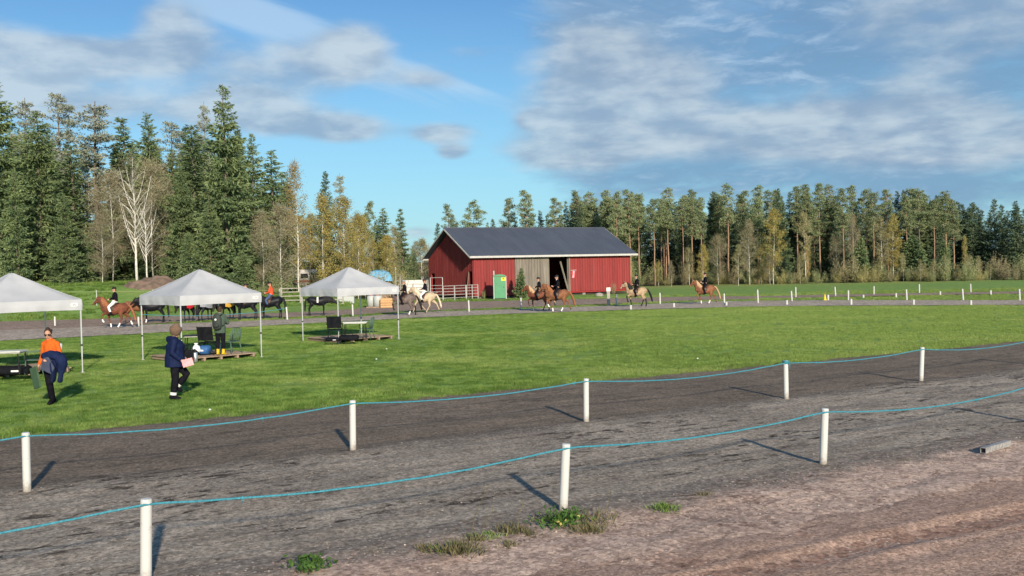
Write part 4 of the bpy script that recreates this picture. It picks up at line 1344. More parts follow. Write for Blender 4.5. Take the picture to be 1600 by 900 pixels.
    mk_ = MB(); mk_.box((.34, -.615, 1.95), (.14, .008, .07)); mk_.ball((.34, -.618, 2.01), (.035, .006, .035), 8, 5)
    mk_.build('sign_print', 'black_print', s)
    s2 = MB().box((.38, -.60, 1.15), (.05, .03, .12)).build('handle', 'metal_black', t)
    # dark shrubs at the wall foot
    tree('bush', 756, 452, 93.6, 'bush', 'dark low bush between the barn corner and the toilet', 'bush', None, 1, .8)
    tree('bush', 958, 441, 100, 'bush', 'reddish dry bush against the right part of the barn wall', 'bush', None, 2, .7)
    tree('bush', 822, 448, 93.4, 'bush', 'green weedy bush at the foot of the grey barn door', 'bush', None, 1, .8)


build_barn()


# ------------------------------------------------------------------ pipe fences and yard things
def fence_panel(px0, px1, d0, d1, tops, post_h, label, n_post=2, mat='galvanised', r=.03, group=None, zb=None):
    a = AT(px0, d0); c = AT(px1, d1)
    for p in (a, c): p.z = terrain(p.x, p.y) if zb is None else zb
    o = empty('pipe_fence', tuple(a), math.atan2(c.y - a.y, c.x - a.x), label, 'fence', group)
    L = (c - a).length; dz = c.z - a.z
    for z in tops:
        MB().tube([(0, 0, z), (L, 0, z + dz)], r, 6).build('rail', mat, o)
    for i in range(n_post):
        x = L * i / (n_post - 1)
        MB().tube([(x, 0, -.05), (x, 0, post_h + dz * i / (n_post - 1))], r * 1.25, 6).build('post', mat, o)
    return o


R5 = (.28, .58, .88, 1.16, 1.42)
fence_panel(672, 691, 90.5, 90.2, (.28, .6, .9, 1.2, 1.5, 2.25), 2.25, 'tall arched pipe gate standing before the barn gable')
fence_panel(691.8, 709, 90.2, 90.4, R5, 1.45, 'pipe fence panel right of the tall gate')
fence_panel(709.8, 727, 90.4, 90.8, R5, 1.45, 'middle pipe fence panel between the gate and the barn corner')
fence_panel(727.8, 746, 90.8, 91.6, R5, 1.45, 'pipe fence panel nearest the barn corner, with a tall end post', 3)
fence_panel(622, 644, 96, 96, (.4, .8, 1.2, 1.55), 1.6, 'pipe fence panel behind the two riders, left one')
fence_panel(645, 669, 96, 94, (.4, .8, 1.2, 1.55), 1.6, 'pipe fence panel behind the rider in white breeches')
fence_panel(618, 625, 97, 97, (1.9,), 2.5, 'narrow tall pipe frame behind the right tent corner')
fence_panel(570, 592, 99, 98, (.9, 1.6, 2.3), 2.5, 'tall pipe frame beside the blue tarpaulin')
fence_panel(438, 468, 78, 78.5, (.25, .6, .95, 1.28, 1.58), 1.7, 'pale rail fence starting at a thick post left of the right tent', 2, 'old_rail', .045, zb=.12)
fence_panel(468.8, 500, 78.5, 79, (.25, .6, .95, 1.28, 1.58), 1.6, 'pale rail fence behind the left corner of the right tent', 2, 'old_rail', .045, zb=.1)
fence_panel(500.8, 535, 79, 80, (.25, .6, .95, 1.28, 1.58), 1.6, 'pale rail fence behind the middle of the right tent', 2, 'old_rail', .045, zb=.05)

# thin pale tape fence along the bank
def tape_fence():
    pts = []
    xs = [(-80, 66), (60, 72), (150, 74), (238, 76), (330, 79), (436, 79)]
    o = empty('tape_fence', tuple(AT(238, 76)), 0, 'thin pale electric tape fence along the grass bank at left', 'fence')
    org = AT(238, 76)
    W = []
    for px, d in xs:
        p = AT(px, d); z = terrain(p.x, p.y); W.append(Vector((p.x, p.y, HT(px, 455 - (px - 238) * .008, d))) - org)
        MB().tube([(p.x - org.x, p.y - org.y, z - .1), (p.x - org.x, p.y - org.y, W[-1].z + .12)], .035, 6).build('post', 'pale_plastic', o)
    MB().tube(W, .014, 4).build('tape', 'rope_pale', o)


tape_fence()


def yard():
    # earth pile
    rnd = random.Random(8)
    c = AT(247, 82); c.z = terrain(c.x, c.y)
    mb = MB(); n = 26; vs = []
    for j in range(n + 1):
        for i in range(n + 1):
            x = (i / n - .5) * 6.4; y = (j / n - .5) * 5
            r = math.hypot(x / 3.2, y / 2.5)
            z = .95 * max(0, 1 - r) ** .8 + .22 * mn.noise(Vector((x, y, 1)) * 1.6) + .1 * mn.noise(Vector((x, y, 1)) * 4) - .12
            vs.append((x, y, (z if r < 1 else -.3) + terrain(c.x + x, c.y + y) - c.z))
    mb.add(vs, [(j * (n + 1) + i, j * (n + 1) + i + 1, (j + 1) * (n + 1) + i + 1, (j + 1) * (n + 1) + i) for j in range(n) for i in range(n)])
    o = mb.build('earth_pile', 'earth_pile', smooth=True, loc=tuple(c)); tag(o, 'heap of brown earth on the bank beside the white birches', 'earth pile')
    # pale stones at the bank foot
    k = 0
    for px, py, s in ((3, 488, .30), (14, 488, .34), (22, 490, .22), (33, 488, .28), (46, 487, .38), (56, 488, .32), (64, 489, .25), (75, 488, .22), (100, 488, .2), (128, 487, .25), (140, 487, .3), (150, 486, .22)):
        p = G(px, py + 2)
        m = MB(); m.ball((0, 0, 0), (s * 1.2, s * .8, s * .7), 8, 5)
        m.v = [(x + .18 * s * mn.noise(Vector((x * 3 + k, y * 3, z * 3))), y, z + .25 * s * mn.noise(Vector((x * 2, y * 3 + k, z)))) for x, y, z in m.v]
        o = m.build('stone', 'stone', loc=(p.x, p.y, .12)); o.rotation_euler = (0, 0, k); k += 1
        tag(o, 'pale stone in the row at the foot of the bank behind the leftmost tent', 'stone', 'pale stones along the bank foot')
    # caravan
    p = AT(474, 106); gz = .9
    v = empty('caravan', (p.x, p.y, gz), R(6), 'white caravan with a red stripe half hidden behind the dark green bush', 'caravan')
    m = MB()
    prof = [(-2.4, .5), (2.4, .5), (2.5, 1.5), (2.1, 2.45), (-2.2, 2.45), (-2.5, 1.6)]
    vs = [(x, -1, z) for x, z in prof] + [(x, 1, z) for x, z in prof]; n = 6
    m.add(vs, [tuple(range(n)), tuple(range(2 * n - 1, n - 1, -1))] + [(i, n + i, n + (i + 1) % n, (i + 1) % n) for i in range(n)])
    m.build('shell', 'caravan_white', v)
    for x in (-1.3, .2, 1.5): MB().box((x, -1.015, 1.75), (.8, .02, .5)).build('window', 'window_dark', v)
    MB().box((0, -1.012, 1.15), (4.7, .016, .22)).build('stripe', 'red_stripe', v)
    for x in (-.4, .4): MB().tube([(x, -1.02, .35), (x, -.8, .35)], .33, 12).build('wheel', 'metal_black', v)
    MB().tube([(2.4, 0, .5), (3.4, 0, .45)], .05, 6).build('drawbar', 'galvanised', v)
    # tarpaulin covered stack
    p = AT(592, 104)
    m = MB(); m.box((0, 0, 1.7), (2.3, 1.6, 1.9), taper=.75)
    z0 = .5
    v = empty('covered_stack', (p.x, p.y, 0), .2, 'stack under a light blue tarpaulin behind the right tent', 'stack')
    n = 12; vs = []
    for j in range(n + 1):
        for i in range(n + 1):
            x = (i / n - .5) * 2.9; y = (j / n - .5) * 2.2
            e = max(abs(x) / 1.45, abs(y) / 1.1)
            vs.append((x, y, 3.1 - .9 * e ** 5 - .3 * e ** 2 + .12 * mn.noise(Vector((x * 2, y * 2, 5)))))
    MB().add(vs, [(j * 13 + i, j * 13 + i + 1, (j + 1) * 13 + i + 1, (j + 1) * 13 + i) for j in range(n) for i in range(n)]).build('tarpaulin', 'blue_tarp', v, smooth=True)
    for i in range(5): MB().box((0, 0, .2 + i * .45), (2.4, 1.7, .38)).build('timber_layer', 'plank_wood', v)
    # white box trailer
    p = AT(651, 100)
    v = empty('box_trailer', (p.x, p.y, 0), R(-4), 'cream white box trailer behind the rider in white breeches', 'trailer')
    MB().box((0, 0, 1.35), (2.3, 1.6, 1.2), taper=.96).build('box', 'caravan_white', v)
    MB().box((0, 0, .7), (2.5, 1.7, .1)).build('chassis', 'galvanised', v)
    for s in (-.45, .45): MB().tube([(s, -.95, .33), (s, -.75, .33)], .33, 12).build('wheel', 'metal_black', v)
    MB().tube([(1.2, 0, .7), (2.2, 0, .6)], .04, 6).build('drawbar', 'galvanised', v)
    # two pale tanks, wooden crate, trough
    for px, lb in ((579, 'pale plastic tank left of the other, seen below the right tent roof'), (589, 'pale plastic tank right of the other, next to the wooden crate')):
        p = G(px + 1.5, 481)
        t = empty('water_tank', tuple(p), .1, lb, 'tank', 'pale tanks')
        m = MB(); m.tube([(0, 0, .12), (0, 0, .9), (0, 0, 1.0)], [.36, .36, .28], 14); m.build('tank_body', 'pale_plastic', t, True)
        MB().tube([(0, 0, 1.0), (0, 0, 1.07)], .10, 10).build('cap', 'red_stripe', t)
        MB().box((0, 0, .05), (.8, .8, .12)).build('pallet', 'plank_wood', t)
    p = G(604.5, 481)
    t = empty('wooden_crate', tuple(p), .05, 'orange brown wooden crate by the grey brown horse', 'crate')
    for k in range(4): MB().box((0, -.34, .12 + k * .19), (.95, .03, .165)).build('slat', 'crate_wood', t)
    for k in range(4): MB().box((0, .34, .12 + k * .19), (.95, .03, .165)).build('slat', 'crate_wood', t)
    for s in (-1, 1):
        for k in range(4): MB().box((s * .46, 0, .12 + k * .19), (.03, .64, .165)).build('slat', 'crate_wood', t)
    MB().box((0, 0, .06), (.9, .62, .04)).build('bottom', 'crate_wood', t)
    p = G(541, 477.5)
    t = empty('water_trough', tuple(p), .05, 'pale oblong water trough seen under the right tent roof', 'trough')
    MB().box((0, -.3, .5), (1.4, .05, .62)).build('side_wall', 'pale_plastic', t); MB().box((0, .3, .5), (1.4, .05, .62)).build('side_wall', 'pale_plastic', t)
    MB().box((-.7, 0, .5), (.05, .65, .62)).build('end_wall', 'pale_plastic', t); MB().box((.7, 0, .5), (.05, .65, .62)).build('end_wall', 'pale_plastic', t)
    MB().box((0, 0, .25), (1.35, .6, .05)).build('bottom', 'pale_plastic', t)
    for x in (-.55, .55): MB().box((x, 0, .11), (.1, .5, .22)).build('leg', 'galvanised', t)
    # post with white box by the far track
    p = G(951, 478)
    t = empty('marker_box', tuple(p), 0, 'dark wooden post carrying a small white box beside the far track', 'post')
    MB().box((0, 0, .55), (.22, .14, 1.1)).build('post', 'old_rail', t)
    MB().box((0, 0, 1.22), (.30, .2, .28)).build('box', 'white_paint', t)
    p = G(936.5, 463); m = MB().ball((0, 0, 0), (.42, .3, .25), 8, 5)
    tag(m.build('stone', 'stone', loc=(p.x, p.y, .12)), 'round brown stone at the foot of the right barn wall', 'stone')


yard()

# ------------------------------------------------------------------ posts and ropes
def make_post_mesh(h, r=.052):
    m = MB()
    m.tube([(0, 0, -.2), (0, 0, h * .5), (0, 0, h - .02), (0, 0, h - .005), (0, 0, h)], [r, r, r, r * .93, r * .80], 18)
    return m.mesh('post', 'post_paint', False)


def near_posts():
    def row(bases, tops, labels, rope_label, ext, sag, knot_i=None):
        tp = []
        for (px, py), (tx, ty), lb in zip(bases, tops, labels):
            b = G(px, py, .05)
            h = .80
            o = link('rope_post', make_post_mesh(h), None)
            o.location = b
            # lean that the photograph shows
            d = b.length
            lean = (tx - px) / FPX * b.y / h - .023 * -1 * 0
            vert_shift = -math.tan(ROLL) * (py - ty)
            lean_x = ((tx - px) - vert_shift) / FPX * b.y / h
            o.rotation_euler = (0, lean_x, 0)
            tag(o, lb, 'post', 'white rope posts of the near track')
            tp.append(b + Vector((lean_x * h, 0, h - .045)))
        P0 = tp[0] + (tp[0] - tp[1]).normalized() * ext[0]; P1 = tp[-1] + (tp[-1] - tp[-2]).normalized() * ext[1]
        for P in (P0, P1):
            o = link('rope_post', make_post_mesh(.8), None); o.location = (P.x, P.y, .05); tag(o, 'white rope post outside the frame, holding the ' + rope_label.split(' ')[0] + ' rope', 'post', 'white rope posts of the near track')
        allp = [P0] + tp + [P1]
        line = []
        for k in range(len(allp) - 1):
            a, b = allp[k], allp[k + 1]; L = (b - a).length
            toward = Vector((0, -1, 0)) * .062
            n = 60
            for i in range(n if k < len(allp) - 2 else n + 1):
                s = i / n
                p = a.lerp(b, s) + toward * (abs(2 * s - 1) ** 18)
                p.z -= 4 * s * (1 - s) * sag * (L / 5) ** 1.4 * (1 + .1 * math.sin(k * 9))
                p += Vector((0, 0, .006 * mn.noise(p * 3)))
                line.append(p)
        # laid rope of three strands
        cum = [0]
        for a, b in zip(line, line[1:]): cum.append(cum[-1] + (b - a).length)
        o = empty('rope', tuple(line[0]), 0, rope_label, 'rope')
        org = line[0]
        dense = []; N = int(cum[-1] / .03)
        j = 0
        for i in range(N):
            s = cum[-1] * i / (N - 1)
            while j < len(cum) - 2 and cum[j + 1] < s: j += 1
            f = (s - cum[j]) / (cum[j + 1] - cum[j]); dense.append(line[j].lerp(line[j + 1], f) - org)
        dd = (line[-1] - line[0]).normalized(); sd_ = dd.cross(Vector((0, 0, 1))).normalized(); up_ = sd_.cross(dd)
        for st in range(3):
            pts = []
            for i, p in enumerate(dense):
                a = i * .03 / .11 * 2 * math.pi + st * 2.094
                pts.append(p + sd_ * math.cos(a) * .0062 + up_ * math.sin(a) * .0062)
            MB().tube(pts, .0070, 5).build('strand', 'rope_teal', o, True)
        for q in range(5):                                    # small knots and loose ends
            i = int(N * (.12 + .19 * q + .02 * math.sin(q * 5)))
            MB().ball(dense[i], (.021, .017, .019), 8, 5).tube([dense[i], dense[i] + Vector((.01, -.01, -.05))], .004, 4).build('knot', 'rope_teal', o, True)
        if knot_i is not None:
            t = tp[knot_i] - org
            m = MB()
            for zz in (-.01, .015, .035): 
                m.tube([t + Vector((.06 * math.cos(a), .06 * math.sin(a), zz + .004 * math.sin(a * 2))) for a in np.linspace(0, 6.283, 17)], .011, 5)
            m.tube([t + Vector((.055, -.03, .03)), t + Vector((.075, -.05, -.05)), t + Vector((.06, -.045, -.14))], .009, 5)
            m.build('hitch', 'rope_teal', o, True)
    row([(228, 913), (880, 800), (1286, 727)], [(229.5, 777), (884.5, 695), (1288.5, 640)],
        ['nearest white rope post, cut by the bottom edge', 'white rope post rising from a clump of weeds', 'right front white rope post standing at the gravel edge'],
        'near teal rope sagging between the front posts', (4.6, 5.4), .13)
    row([(42.5, 768), (551.5, 703), (916, 659), (1228.5, 623), (1439, 596)], [(41, 674), (551, 625), (915.5, 591), (1227, 562), (1440.5, 543)],
        ['far left white rope post of the second row', 'white rope post left of centre between the two track lanes', 'central white rope post of the second row', 'white rope post with a teal hitch round its top', 'rightmost white rope post of the second row'],
        'far teal rope along the middle of the near track', (5.1, 5.0), .12, 3)


near_posts()


def far_posts():
    tall = [(86, 509, 495), (216.5, 510, 495.5), (449, 499.5, 480), (551.5, 494, 476), (733, 487, 469.5), (814.5, 483.5, 465.5), (963, 477, 460), (1031.5, 475, 458), (1132, 477, 459), (1184.5, 473.5, 453), (1237.5, 470.5, 455),
            (1243.5, 464, 449), (1305.5, 462, 448.5), (1325.5, 469, 454), (1365.5, 459.8, 447.3), (1417, 469, 452.5), (1436.5, 457.6, 444.4), (1505, 469, 451.8), (1517, 456.5, 444), (1593.5, 469.6, 452)]
    for j, (px, yb, yt) in enumerate(tall):
        b = G(px, yb, .02); h = HT(px, yt, b.y)
        m = MB().tube([(0, 0, -.1), (0, 0, h - .03), (0, 0, h)], [.055, .055, .035], 10)
        o = m.build('marker_post', 'post_white', loc=tuple(b)); o.rotation_euler = (0, R(random.Random(int(px)).uniform(-4, 1)), 0)
        tag(o, ORD[j] + ' tall white marker post from the left on the far track', 'post', 'tall white posts of the far track')
    for j, (px, yb, yt) in enumerate([(985.6, 483.6, 477), (1053, 480, 474), (1135, 477.2, 472), (1229.5, 476, 469.5), (1294, 469, 461), (1330, 476, 467.5), (1349, 465.8, 461), (1400, 464, 458.5), (1427.5, 476, 468.5), (1469, 461, 455.5), (1517, 476.6, 469.5), (1548, 460.3, 454)]):
        b = G(px, yb, .02); h = HT(px, yt, b.y)
        m = MB().tube([(0, 0, -.1), (0, 0, h - .02), (0, 0, h)], [.075, .07, .05], 10)
        o = m.build('short_marker', 'post_white', loc=tuple(b))
        tag(o, ORD[j] + ' short white stub from the left at the far lane edge', 'marker', 'short white stubs of the far track')
    b = G(1289, 469, .02)
    m = MB().tube([(0, 0, 0), (0, 0, .04)], [.16, .16], 8).tube([(0, 0, .04), (0, 0, .45)], [.11, .03], 10)
    tag(m.build('traffic_cone', 'yellow_sign', loc=tuple(b)), 'small yellow cone among the white markers on the far track', 'cone')
    # rope on the far posts behind the middle tent
    a = G(216.5, 510, .02) + Vector((0, 0, .72)); c = G(449, 499.5, .02) + Vector((0, 0, .72))
    pts = [a.lerp(c, s) + Vector((0, 0, -4 * s * (1 - s) * .25)) - a for s in np.linspace(0, 1, 30)]
    tag(MB().tube(pts, .016, 5).build('rope', 'rope_teal', loc=tuple(a)), 'teal rope on the far track behind the middle tent', 'rope')


far_posts()

# ------------------------------------------------------------------ tents
def make_tent(corner_near, s, c, label, S=3.0):
    """near corner; left corner = near + S*(-c, s); right corner = near + S*(s, c)"""
    N = Vector((corner_near[0], corner_near[1], 0))
    ang = math.atan2(c, s)                                   # local x axis towards the right corner
    t = empty('canopy_tent', tuple(N), ang, label, 'tent', 'grey canopy tents on the infield')
    E, AP, VH = 2.26, 3.14, .33
    rnd = random.Random(int(abs(N.x) * 10))
    # roof skin, slightly sagging between its ribs
    n = 14; mb = MB(); vs = []; ms = 10
    seed = rnd.random() * 9
    for k in range(n + 1):                                    # rings from the peak out, with a vertex on every corner rib
        e = max(k / n, .004)
        for sd_ in range(4):
            for q in range(ms):
                a_ = q / ms * 2 - 1
                x, y = ((a_, -1), (1, a_), (-a_, 1), (-1, -a_))[sd_]
                h = E + (AP - E) * (1 - e) ** 1.10 - .055 * math.sin(math.pi * e) * (1 - abs(a_)) + .010 * mn.noise(Vector((x * e * 3, y * e * 3, seed))) * (1 if k < n else 0)
                vs.append(((x * e + 1) / 2 * S, (y * e + 1) / 2 * S, h))
    c4 = 4 * ms
    mb.add(vs, [(k * c4 + q, (k + 1) * c4 + q, (k + 1) * c4 + (q + 1) % c4, k * c4 + (q + 1) % c4) for k in range(n) for q in range(c4)] + [tuple(range(c4))])
    roof = mb.build('canopy', 'tent_fabric', t, True)
    for cx_, cy_ in ((0, 0), (S, 0), (S, S), (0, S)):
        pts = [(cx_ + (S / 2 - cx_) * (1 - e), cy_ + (S / 2 - cy_) * (1 - e), E + (AP - E) * (1 - e) ** 1.10 + .004) for e in (.03, .2, .4, .6, .8, 1)]
        MB().tube(pts, .007, 4).build('seam', 'tent_fabric', t)
    for side in range(4):
        m = 24; vs = []
        for i in range(m + 1):
            for k in range(6):
                u = i / m * S; z = E + .004 - VH * k / 5
                w = .018 * (k / 5) * math.sin(u * 5.2 + side * 2) + .012 * math.sin(u * 11 + k * .5 + side) * (k / 5) + .004
                z += .018 * math.sin(math.pi * i / m) * (k / 5)
                w += .012 * math.exp(-((k - 2 - .8 * math.sin(math.pi * i / m)) ** 2))
                vs.append({0: (u, -w, z), 1: (S + w, u, z), 2: (u, S + w, z), 3: (-w, u, z)}[side])
        MB().add(vs, [(i * 6 + k, (i + 1) * 6 + k, (i + 1) * 6 + k + 1, i * 6 + k + 1) for i in range(m) for k in range(5)]).build('valance', 'tent_fabric', t, True)
    for x in (0.03, S - .03):
        for y in (0.03, S - .03):
            l = MB().box((x, y, 1.35), (.034, .034, 1.75)).build('leg', 'tent_pole', t)
            MB().box((x, y, .42), (.027, .027, .86)).build('inner_leg', 'tent_pole', l)
            MB().box((x, y, .85), (.05, .05, .05)).build('collar', 'metal_black', l)
            MB().box((x, y, .012), (.09, .09, .016)).build('foot_plate', 'tent_pole', l)
    # scissor frame under the roof
    fr = MB()
    for a, b in (((0, 0), (S, 0)), ((S, 0), (S, S)), ((S, S), (0, S)), ((0, S), (0, 0))):
        A_, B_ = Vector((*a, 0)), Vector((*b, 0)); k = 4
        ins = (Vector((S / 2, S / 2, 0)) - (A_ + B_) / 2).normalized() * .05
        for i in range(k):
            p, q = A_.lerp(B_, i / k) + ins, A_.lerp(B_, (i + 1) / k) + ins
            fr.tube([p + Vector((0, 0, 2.2)), q + Vector((0, 0, 1.98))], .011, 4); fr.tube([p + Vector((0, 0, 1.98)), q + Vector((0, 0, 2.2))], .011, 4)
    for a in ((0, 0), (S, 0), (S, S), (0, S)):
        fr.tube([(a[0], a[1], 2.14), (S / 2, S / 2, 2.94)], .014, 4)
    fr.build('roof_frame', 'tent_pole', t)
    # maker's patch near the right end of the front valance
    p = MB().box((S - .24, -.034, E - .16), (.20, .012, .10)).build('maker_patch', 'white_cloth', t)
    g = MB()
    g.tube([(S - .29, -.044, E - .18), (S - .24, -.044, E - .13), (S - .19, -.044, E - .18)], .008, 4)
    g.build('patch_mark', 'black_print', p)
    return t, N, ang


def platform(N, ang, x0, x1, y0, y1, label, planks=16):
    p = empty('wooden_platform', tuple(N), ang, label, 'platform', 'low wooden platforms under the tents')
    w = (y1 - y0) / planks
    me = MB().box((0, 0, 0), (x1 - x0, w - .012, .028)).mesh('plank', 'plank_wood')
    for i in range(planks):
        o = link('plank', me, p); o.location = ((x0 + x1) / 2 + .01 * math.sin(i * 7), y0 + w * (i + .5), .155 + .004 * math.sin(i * 5)); o.rotation_euler = (0, 0, .004 * math.sin(i * 3))
    mj = MB().box((0, 0, 0), (.07, y1 - y0 - .03, .1)).mesh('joist', 'plank_wood')
    for i in range(5):
        o = link('joist', mj, p); o.location = (x0 + .1 + (x1 - x0 - .2) * i / 4, (y0 + y1) / 2, .088)
    return p


def LW(N, ang, x, y, z=0.0):
    return N + Vector((x * math.cos(ang) - y * math.sin(ang), x * math.sin(ang) + y * math.cos(ang), z))


PZ = .172                                                      # top of a platform
near1 = Vector((-15.38, 27.15, 0))
T1 = make_tent((-15.40, 27.12), .70, .72, 'leftmost grey canopy tent, cut by the left edge')
T2 = make_tent((-10.92, 31.1), .70, .71, 'middle grey canopy tent sheltering the person in yellow boots')
T3 = make_tent((-7.09, 38.4), .75, .66, 'right grey canopy tent with only furniture under it')
platform(T1[1], T1[2], .25, 2.75, .3, 2.8, 'wooden platform under the leftmost tent')
platform(T2[1], T2[2], .2, 2.85, .15, 2.8, 'wooden platform under the middle tent')
platform(T3[1], T3[2], .1, 2.8, .15, 2.8, 'wooden platform under the right tent')


# ------------------------------------------------------------------ furniture and gear
def garden_chair(loc, rz, label, mat='chair_green'):
    c = empty('garden_chair', tuple(loc), rz, label, 'chair')
    s = MB()
    vs = []
    for j in range(7):
        for i in range(7):
            x = -.2 + .42 * i / 6; y = -.22 + .44 * j / 6
            vs.append((x, y, .42 + .02 * (i / 6) - .015 * math.cos((j - 3) / 3 * 1.5)))
    vs += [(x, y, z - .02) for x, y, z in vs]
    fs = [(j * 7 + i, j * 7 + i + 1, (j + 1) * 7 + i + 1, (j + 1) * 7 + i) for j in range(6) for i in range(6)]
    fs += [tuple(49 + q for q in reversed(f)) for f in fs]
    for i in range(6):
        for a, b in ((i, i + 1), (42 + i + 1, 42 + i), ((i + 1) * 7, i * 7), (i * 7 + 6, (i + 1) * 7 + 6)): fs.append((b, a, a + 49, b + 49))
    s.add(vs, fs); s.build('seat', mat, c, True)
    bk = MB()
    for k in range(6):
        y = -.17 + .34 * k / 5
        bk.tube([(-.19, y, .43), (-.24, y * 1.05, .62), (-.29, y * 1.08, .84)], [(.022, .008)] * 3, 6, side=(0, 1, 0))
    bk.tube([(-.19, -.22, .43), (-.24, -.24, .65), (-.28, -.21, .83), (-.30, -.1, .88), (-.30, .1, .88), (-.28, .21, .83), (-.24, .24, .65), (-.19, .22, .43)], .018, 6)
    bk.build('backrest', mat, c, True)
    for sy in (-1, 1):
        MB().tube([(-.25, sy * .25, .66), (0, sy * .28, .66), (.2, sy * .27, .63), (.22, sy * .25, .44)], [(.028, .013)] * 4, 6, side=(0, 1, 0)).build('armrest', mat, c, True)
        for sx, q in ((-1, -.26), (1, .22)):
            MB().tube([(sx * .19, sy * .2, .43), (q, sy * .25, 0)], [(.026, .020), (.020, .016)], 6).build('leg', mat, c, True)
    return c


def camp_chair(loc, rz, label):
    c = empty('camp_chair', tuple(loc), rz, label, 'chair')
    MB().box((0, 0, .43), (.46, .52, .03)).build('seat', 'fabric_black', c)
    bk = MB()
    vs = []
    for j in range(6):
        for i in range(7):
            y = -.28 + .56 * i / 6; z = .50 + .48 * j / 5
            vs.append((-.24 - .10 * j / 5 - .03 * math.sin(math.pi * i / 6), y, z))
    vs += [(x - .015, y, z) for x, y, z in vs]
    fs = [(j * 7 + i, j * 7 + i + 1, (j + 1) * 7 + i + 1, (j + 1) * 7 + i) for j in range(5) for i in range(6)]
    fs += [tuple(42 + q for q in reversed(f)) for f in fs]
    bk.add(vs, fs); bk.build('backrest', 'fabric_black', c, True)
    for sy in (-1, 1):
        MB().tube([(.22, sy * .27, 0), (-.22, sy * .27, .45), (-.34, sy * .28, 1.0)], .013, 6).build('leg', 'metal_black', c)
        MB().tube([(-.24, sy * .27, 0), (.22, sy * .27, .45), (.22, sy * .29, .64)], .013, 6).build('leg', 'metal_black', c)
        MB().box((0, sy * .30, .66), (.46, .06, .025)).build('armrest', 'fabric_black', c)
    MB().tube([(.22, -.27, .44), (.22, .27, .44)], .012, 6).build('cross_bar', 'metal_black', c)
    return c


def folding_table(loc, rz, label, L=1.2, W=.6, H=.72, mat='table_top'):
    c = empty('folding_table', tuple(loc), rz, label, 'table')
    MB().box((0, 0, H), (L, W, .035)).build('tabletop', mat, c)
    MB().box((0, 0, H - .035), (L - .06, W - .06, .03)).build('apron', 'galvanised', c)
    for sx in (-1, 1):
        for sy in (-1, 1):
            MB().tube([(sx * (L / 2 - .08), sy * (W / 2 - .05), H - .04), (sx * (L / 2 - .04), sy * (W / 2 - .03), 0)], .014, 6).build('leg', 'metal_black', c)
        MB().tube([(sx * (L / 2 - .06), -W / 2 + .04, .25), (sx * (L / 2 - .06), W / 2 - .04, .25)], .010, 6).build('brace', 'metal_black', c)
    return c


def soft_bag(loc, rz, d, mat, label, name='bag', cat='bag', strip=None):
    c = empty(name, tuple(loc), rz, label, cat)
    m = MB(); n = 10
    m.tube([(-d[0] / 2, 0, d[2] * .45), (-d[0] * .42, 0, d[2] * .5), (0, 0, d[2] * .47), (d[0] * .42, 0, d[2] * .5), (d[0] / 2, 0, d[2] * .45)],
           [(d[1] * .38, d[2] * .38), (d[1] * .5, d[2] * .5), (d[1] * .5, d[2] * .46), (d[1] * .5, d[2] * .5), (d[1] * .38, d[2] * .38)], 12, side=(0, 1, 0))
    m.v = [(x, y, max(0.0, z + .02 * mn.noise(Vector((x * 6, y * 6, z * 6))))) for x, y, z in m.v]
    m.build('bag_body', mat, c, True)
    MB().tube([(-d[0] * .2, 0, d[2] * .93), (-d[0] * .15, 0, d[2] * 1.22), (d[0] * .15, 0, d[2] * 1.22), (d[0] * .2, 0, d[2] * .93)], .012, 5).build('handle', 'fabric_black' if mat != 'fabric_black' else 'metal_black', c)
    if strip: MB().box((d[0] * .15, -d[1] * .5, d[2] * .45), (d[0] * .22, .02, d[2] * .16)).build('label_patch', strip, c)
    return c


def plat(px, py): return G(px, py, PZ)


# leftmost tent
p = plat(14, 590); folding_table(p + Vector((-.35, .25, 0)), R(5), 'pale folding table at the left edge under the leftmost tent', 1.3)
p = plat(47, 586); garden_chair(p + Vector((0, .25, 0)), R(200), 'green plastic chair under the leftmost tent beside the table')
p = plat(22, 586); soft_bag(p + Vector((0, -.05, 0)), R(3), (.95, .4, .30), 'fabric_black', 'long black bag on the platform of the leftmost tent', strip='white_cloth')
p = G(60, 584, PZ)
b = empty('white_bucket', tuple(p + Vector((.12, .9, .42))), 0, 'white bucket behind the woman in orange', 'bucket')
MB().tube([(0, 0, 0), (0, 0, .38)], [.12, .16], 14).build('bucket_body', 'white_cloth', b, True)
MB().tube([(.16 * math.cos(a), 0, .37 + .12 * math.sin(a)) for a in np.linspace(0, 3.14, 9)], .005, 4).build('handle', 'metal_black', b)
st = empty('stool', tuple(p + Vector((.12, .9, 0))), 0, 'small dark stool carrying the white bucket', 'stool')
MB().box((0, 0, .40), (.36, .36, .035)).build('seat', 'metal_black', st)
for sx in (-1, 1):
    for sy in (-1, 1): MB().tube([(sx * .14, sy * .14, .39), (sx * .16, sy * .16, 0)], .013, 6).build('leg', 'metal_black', st)
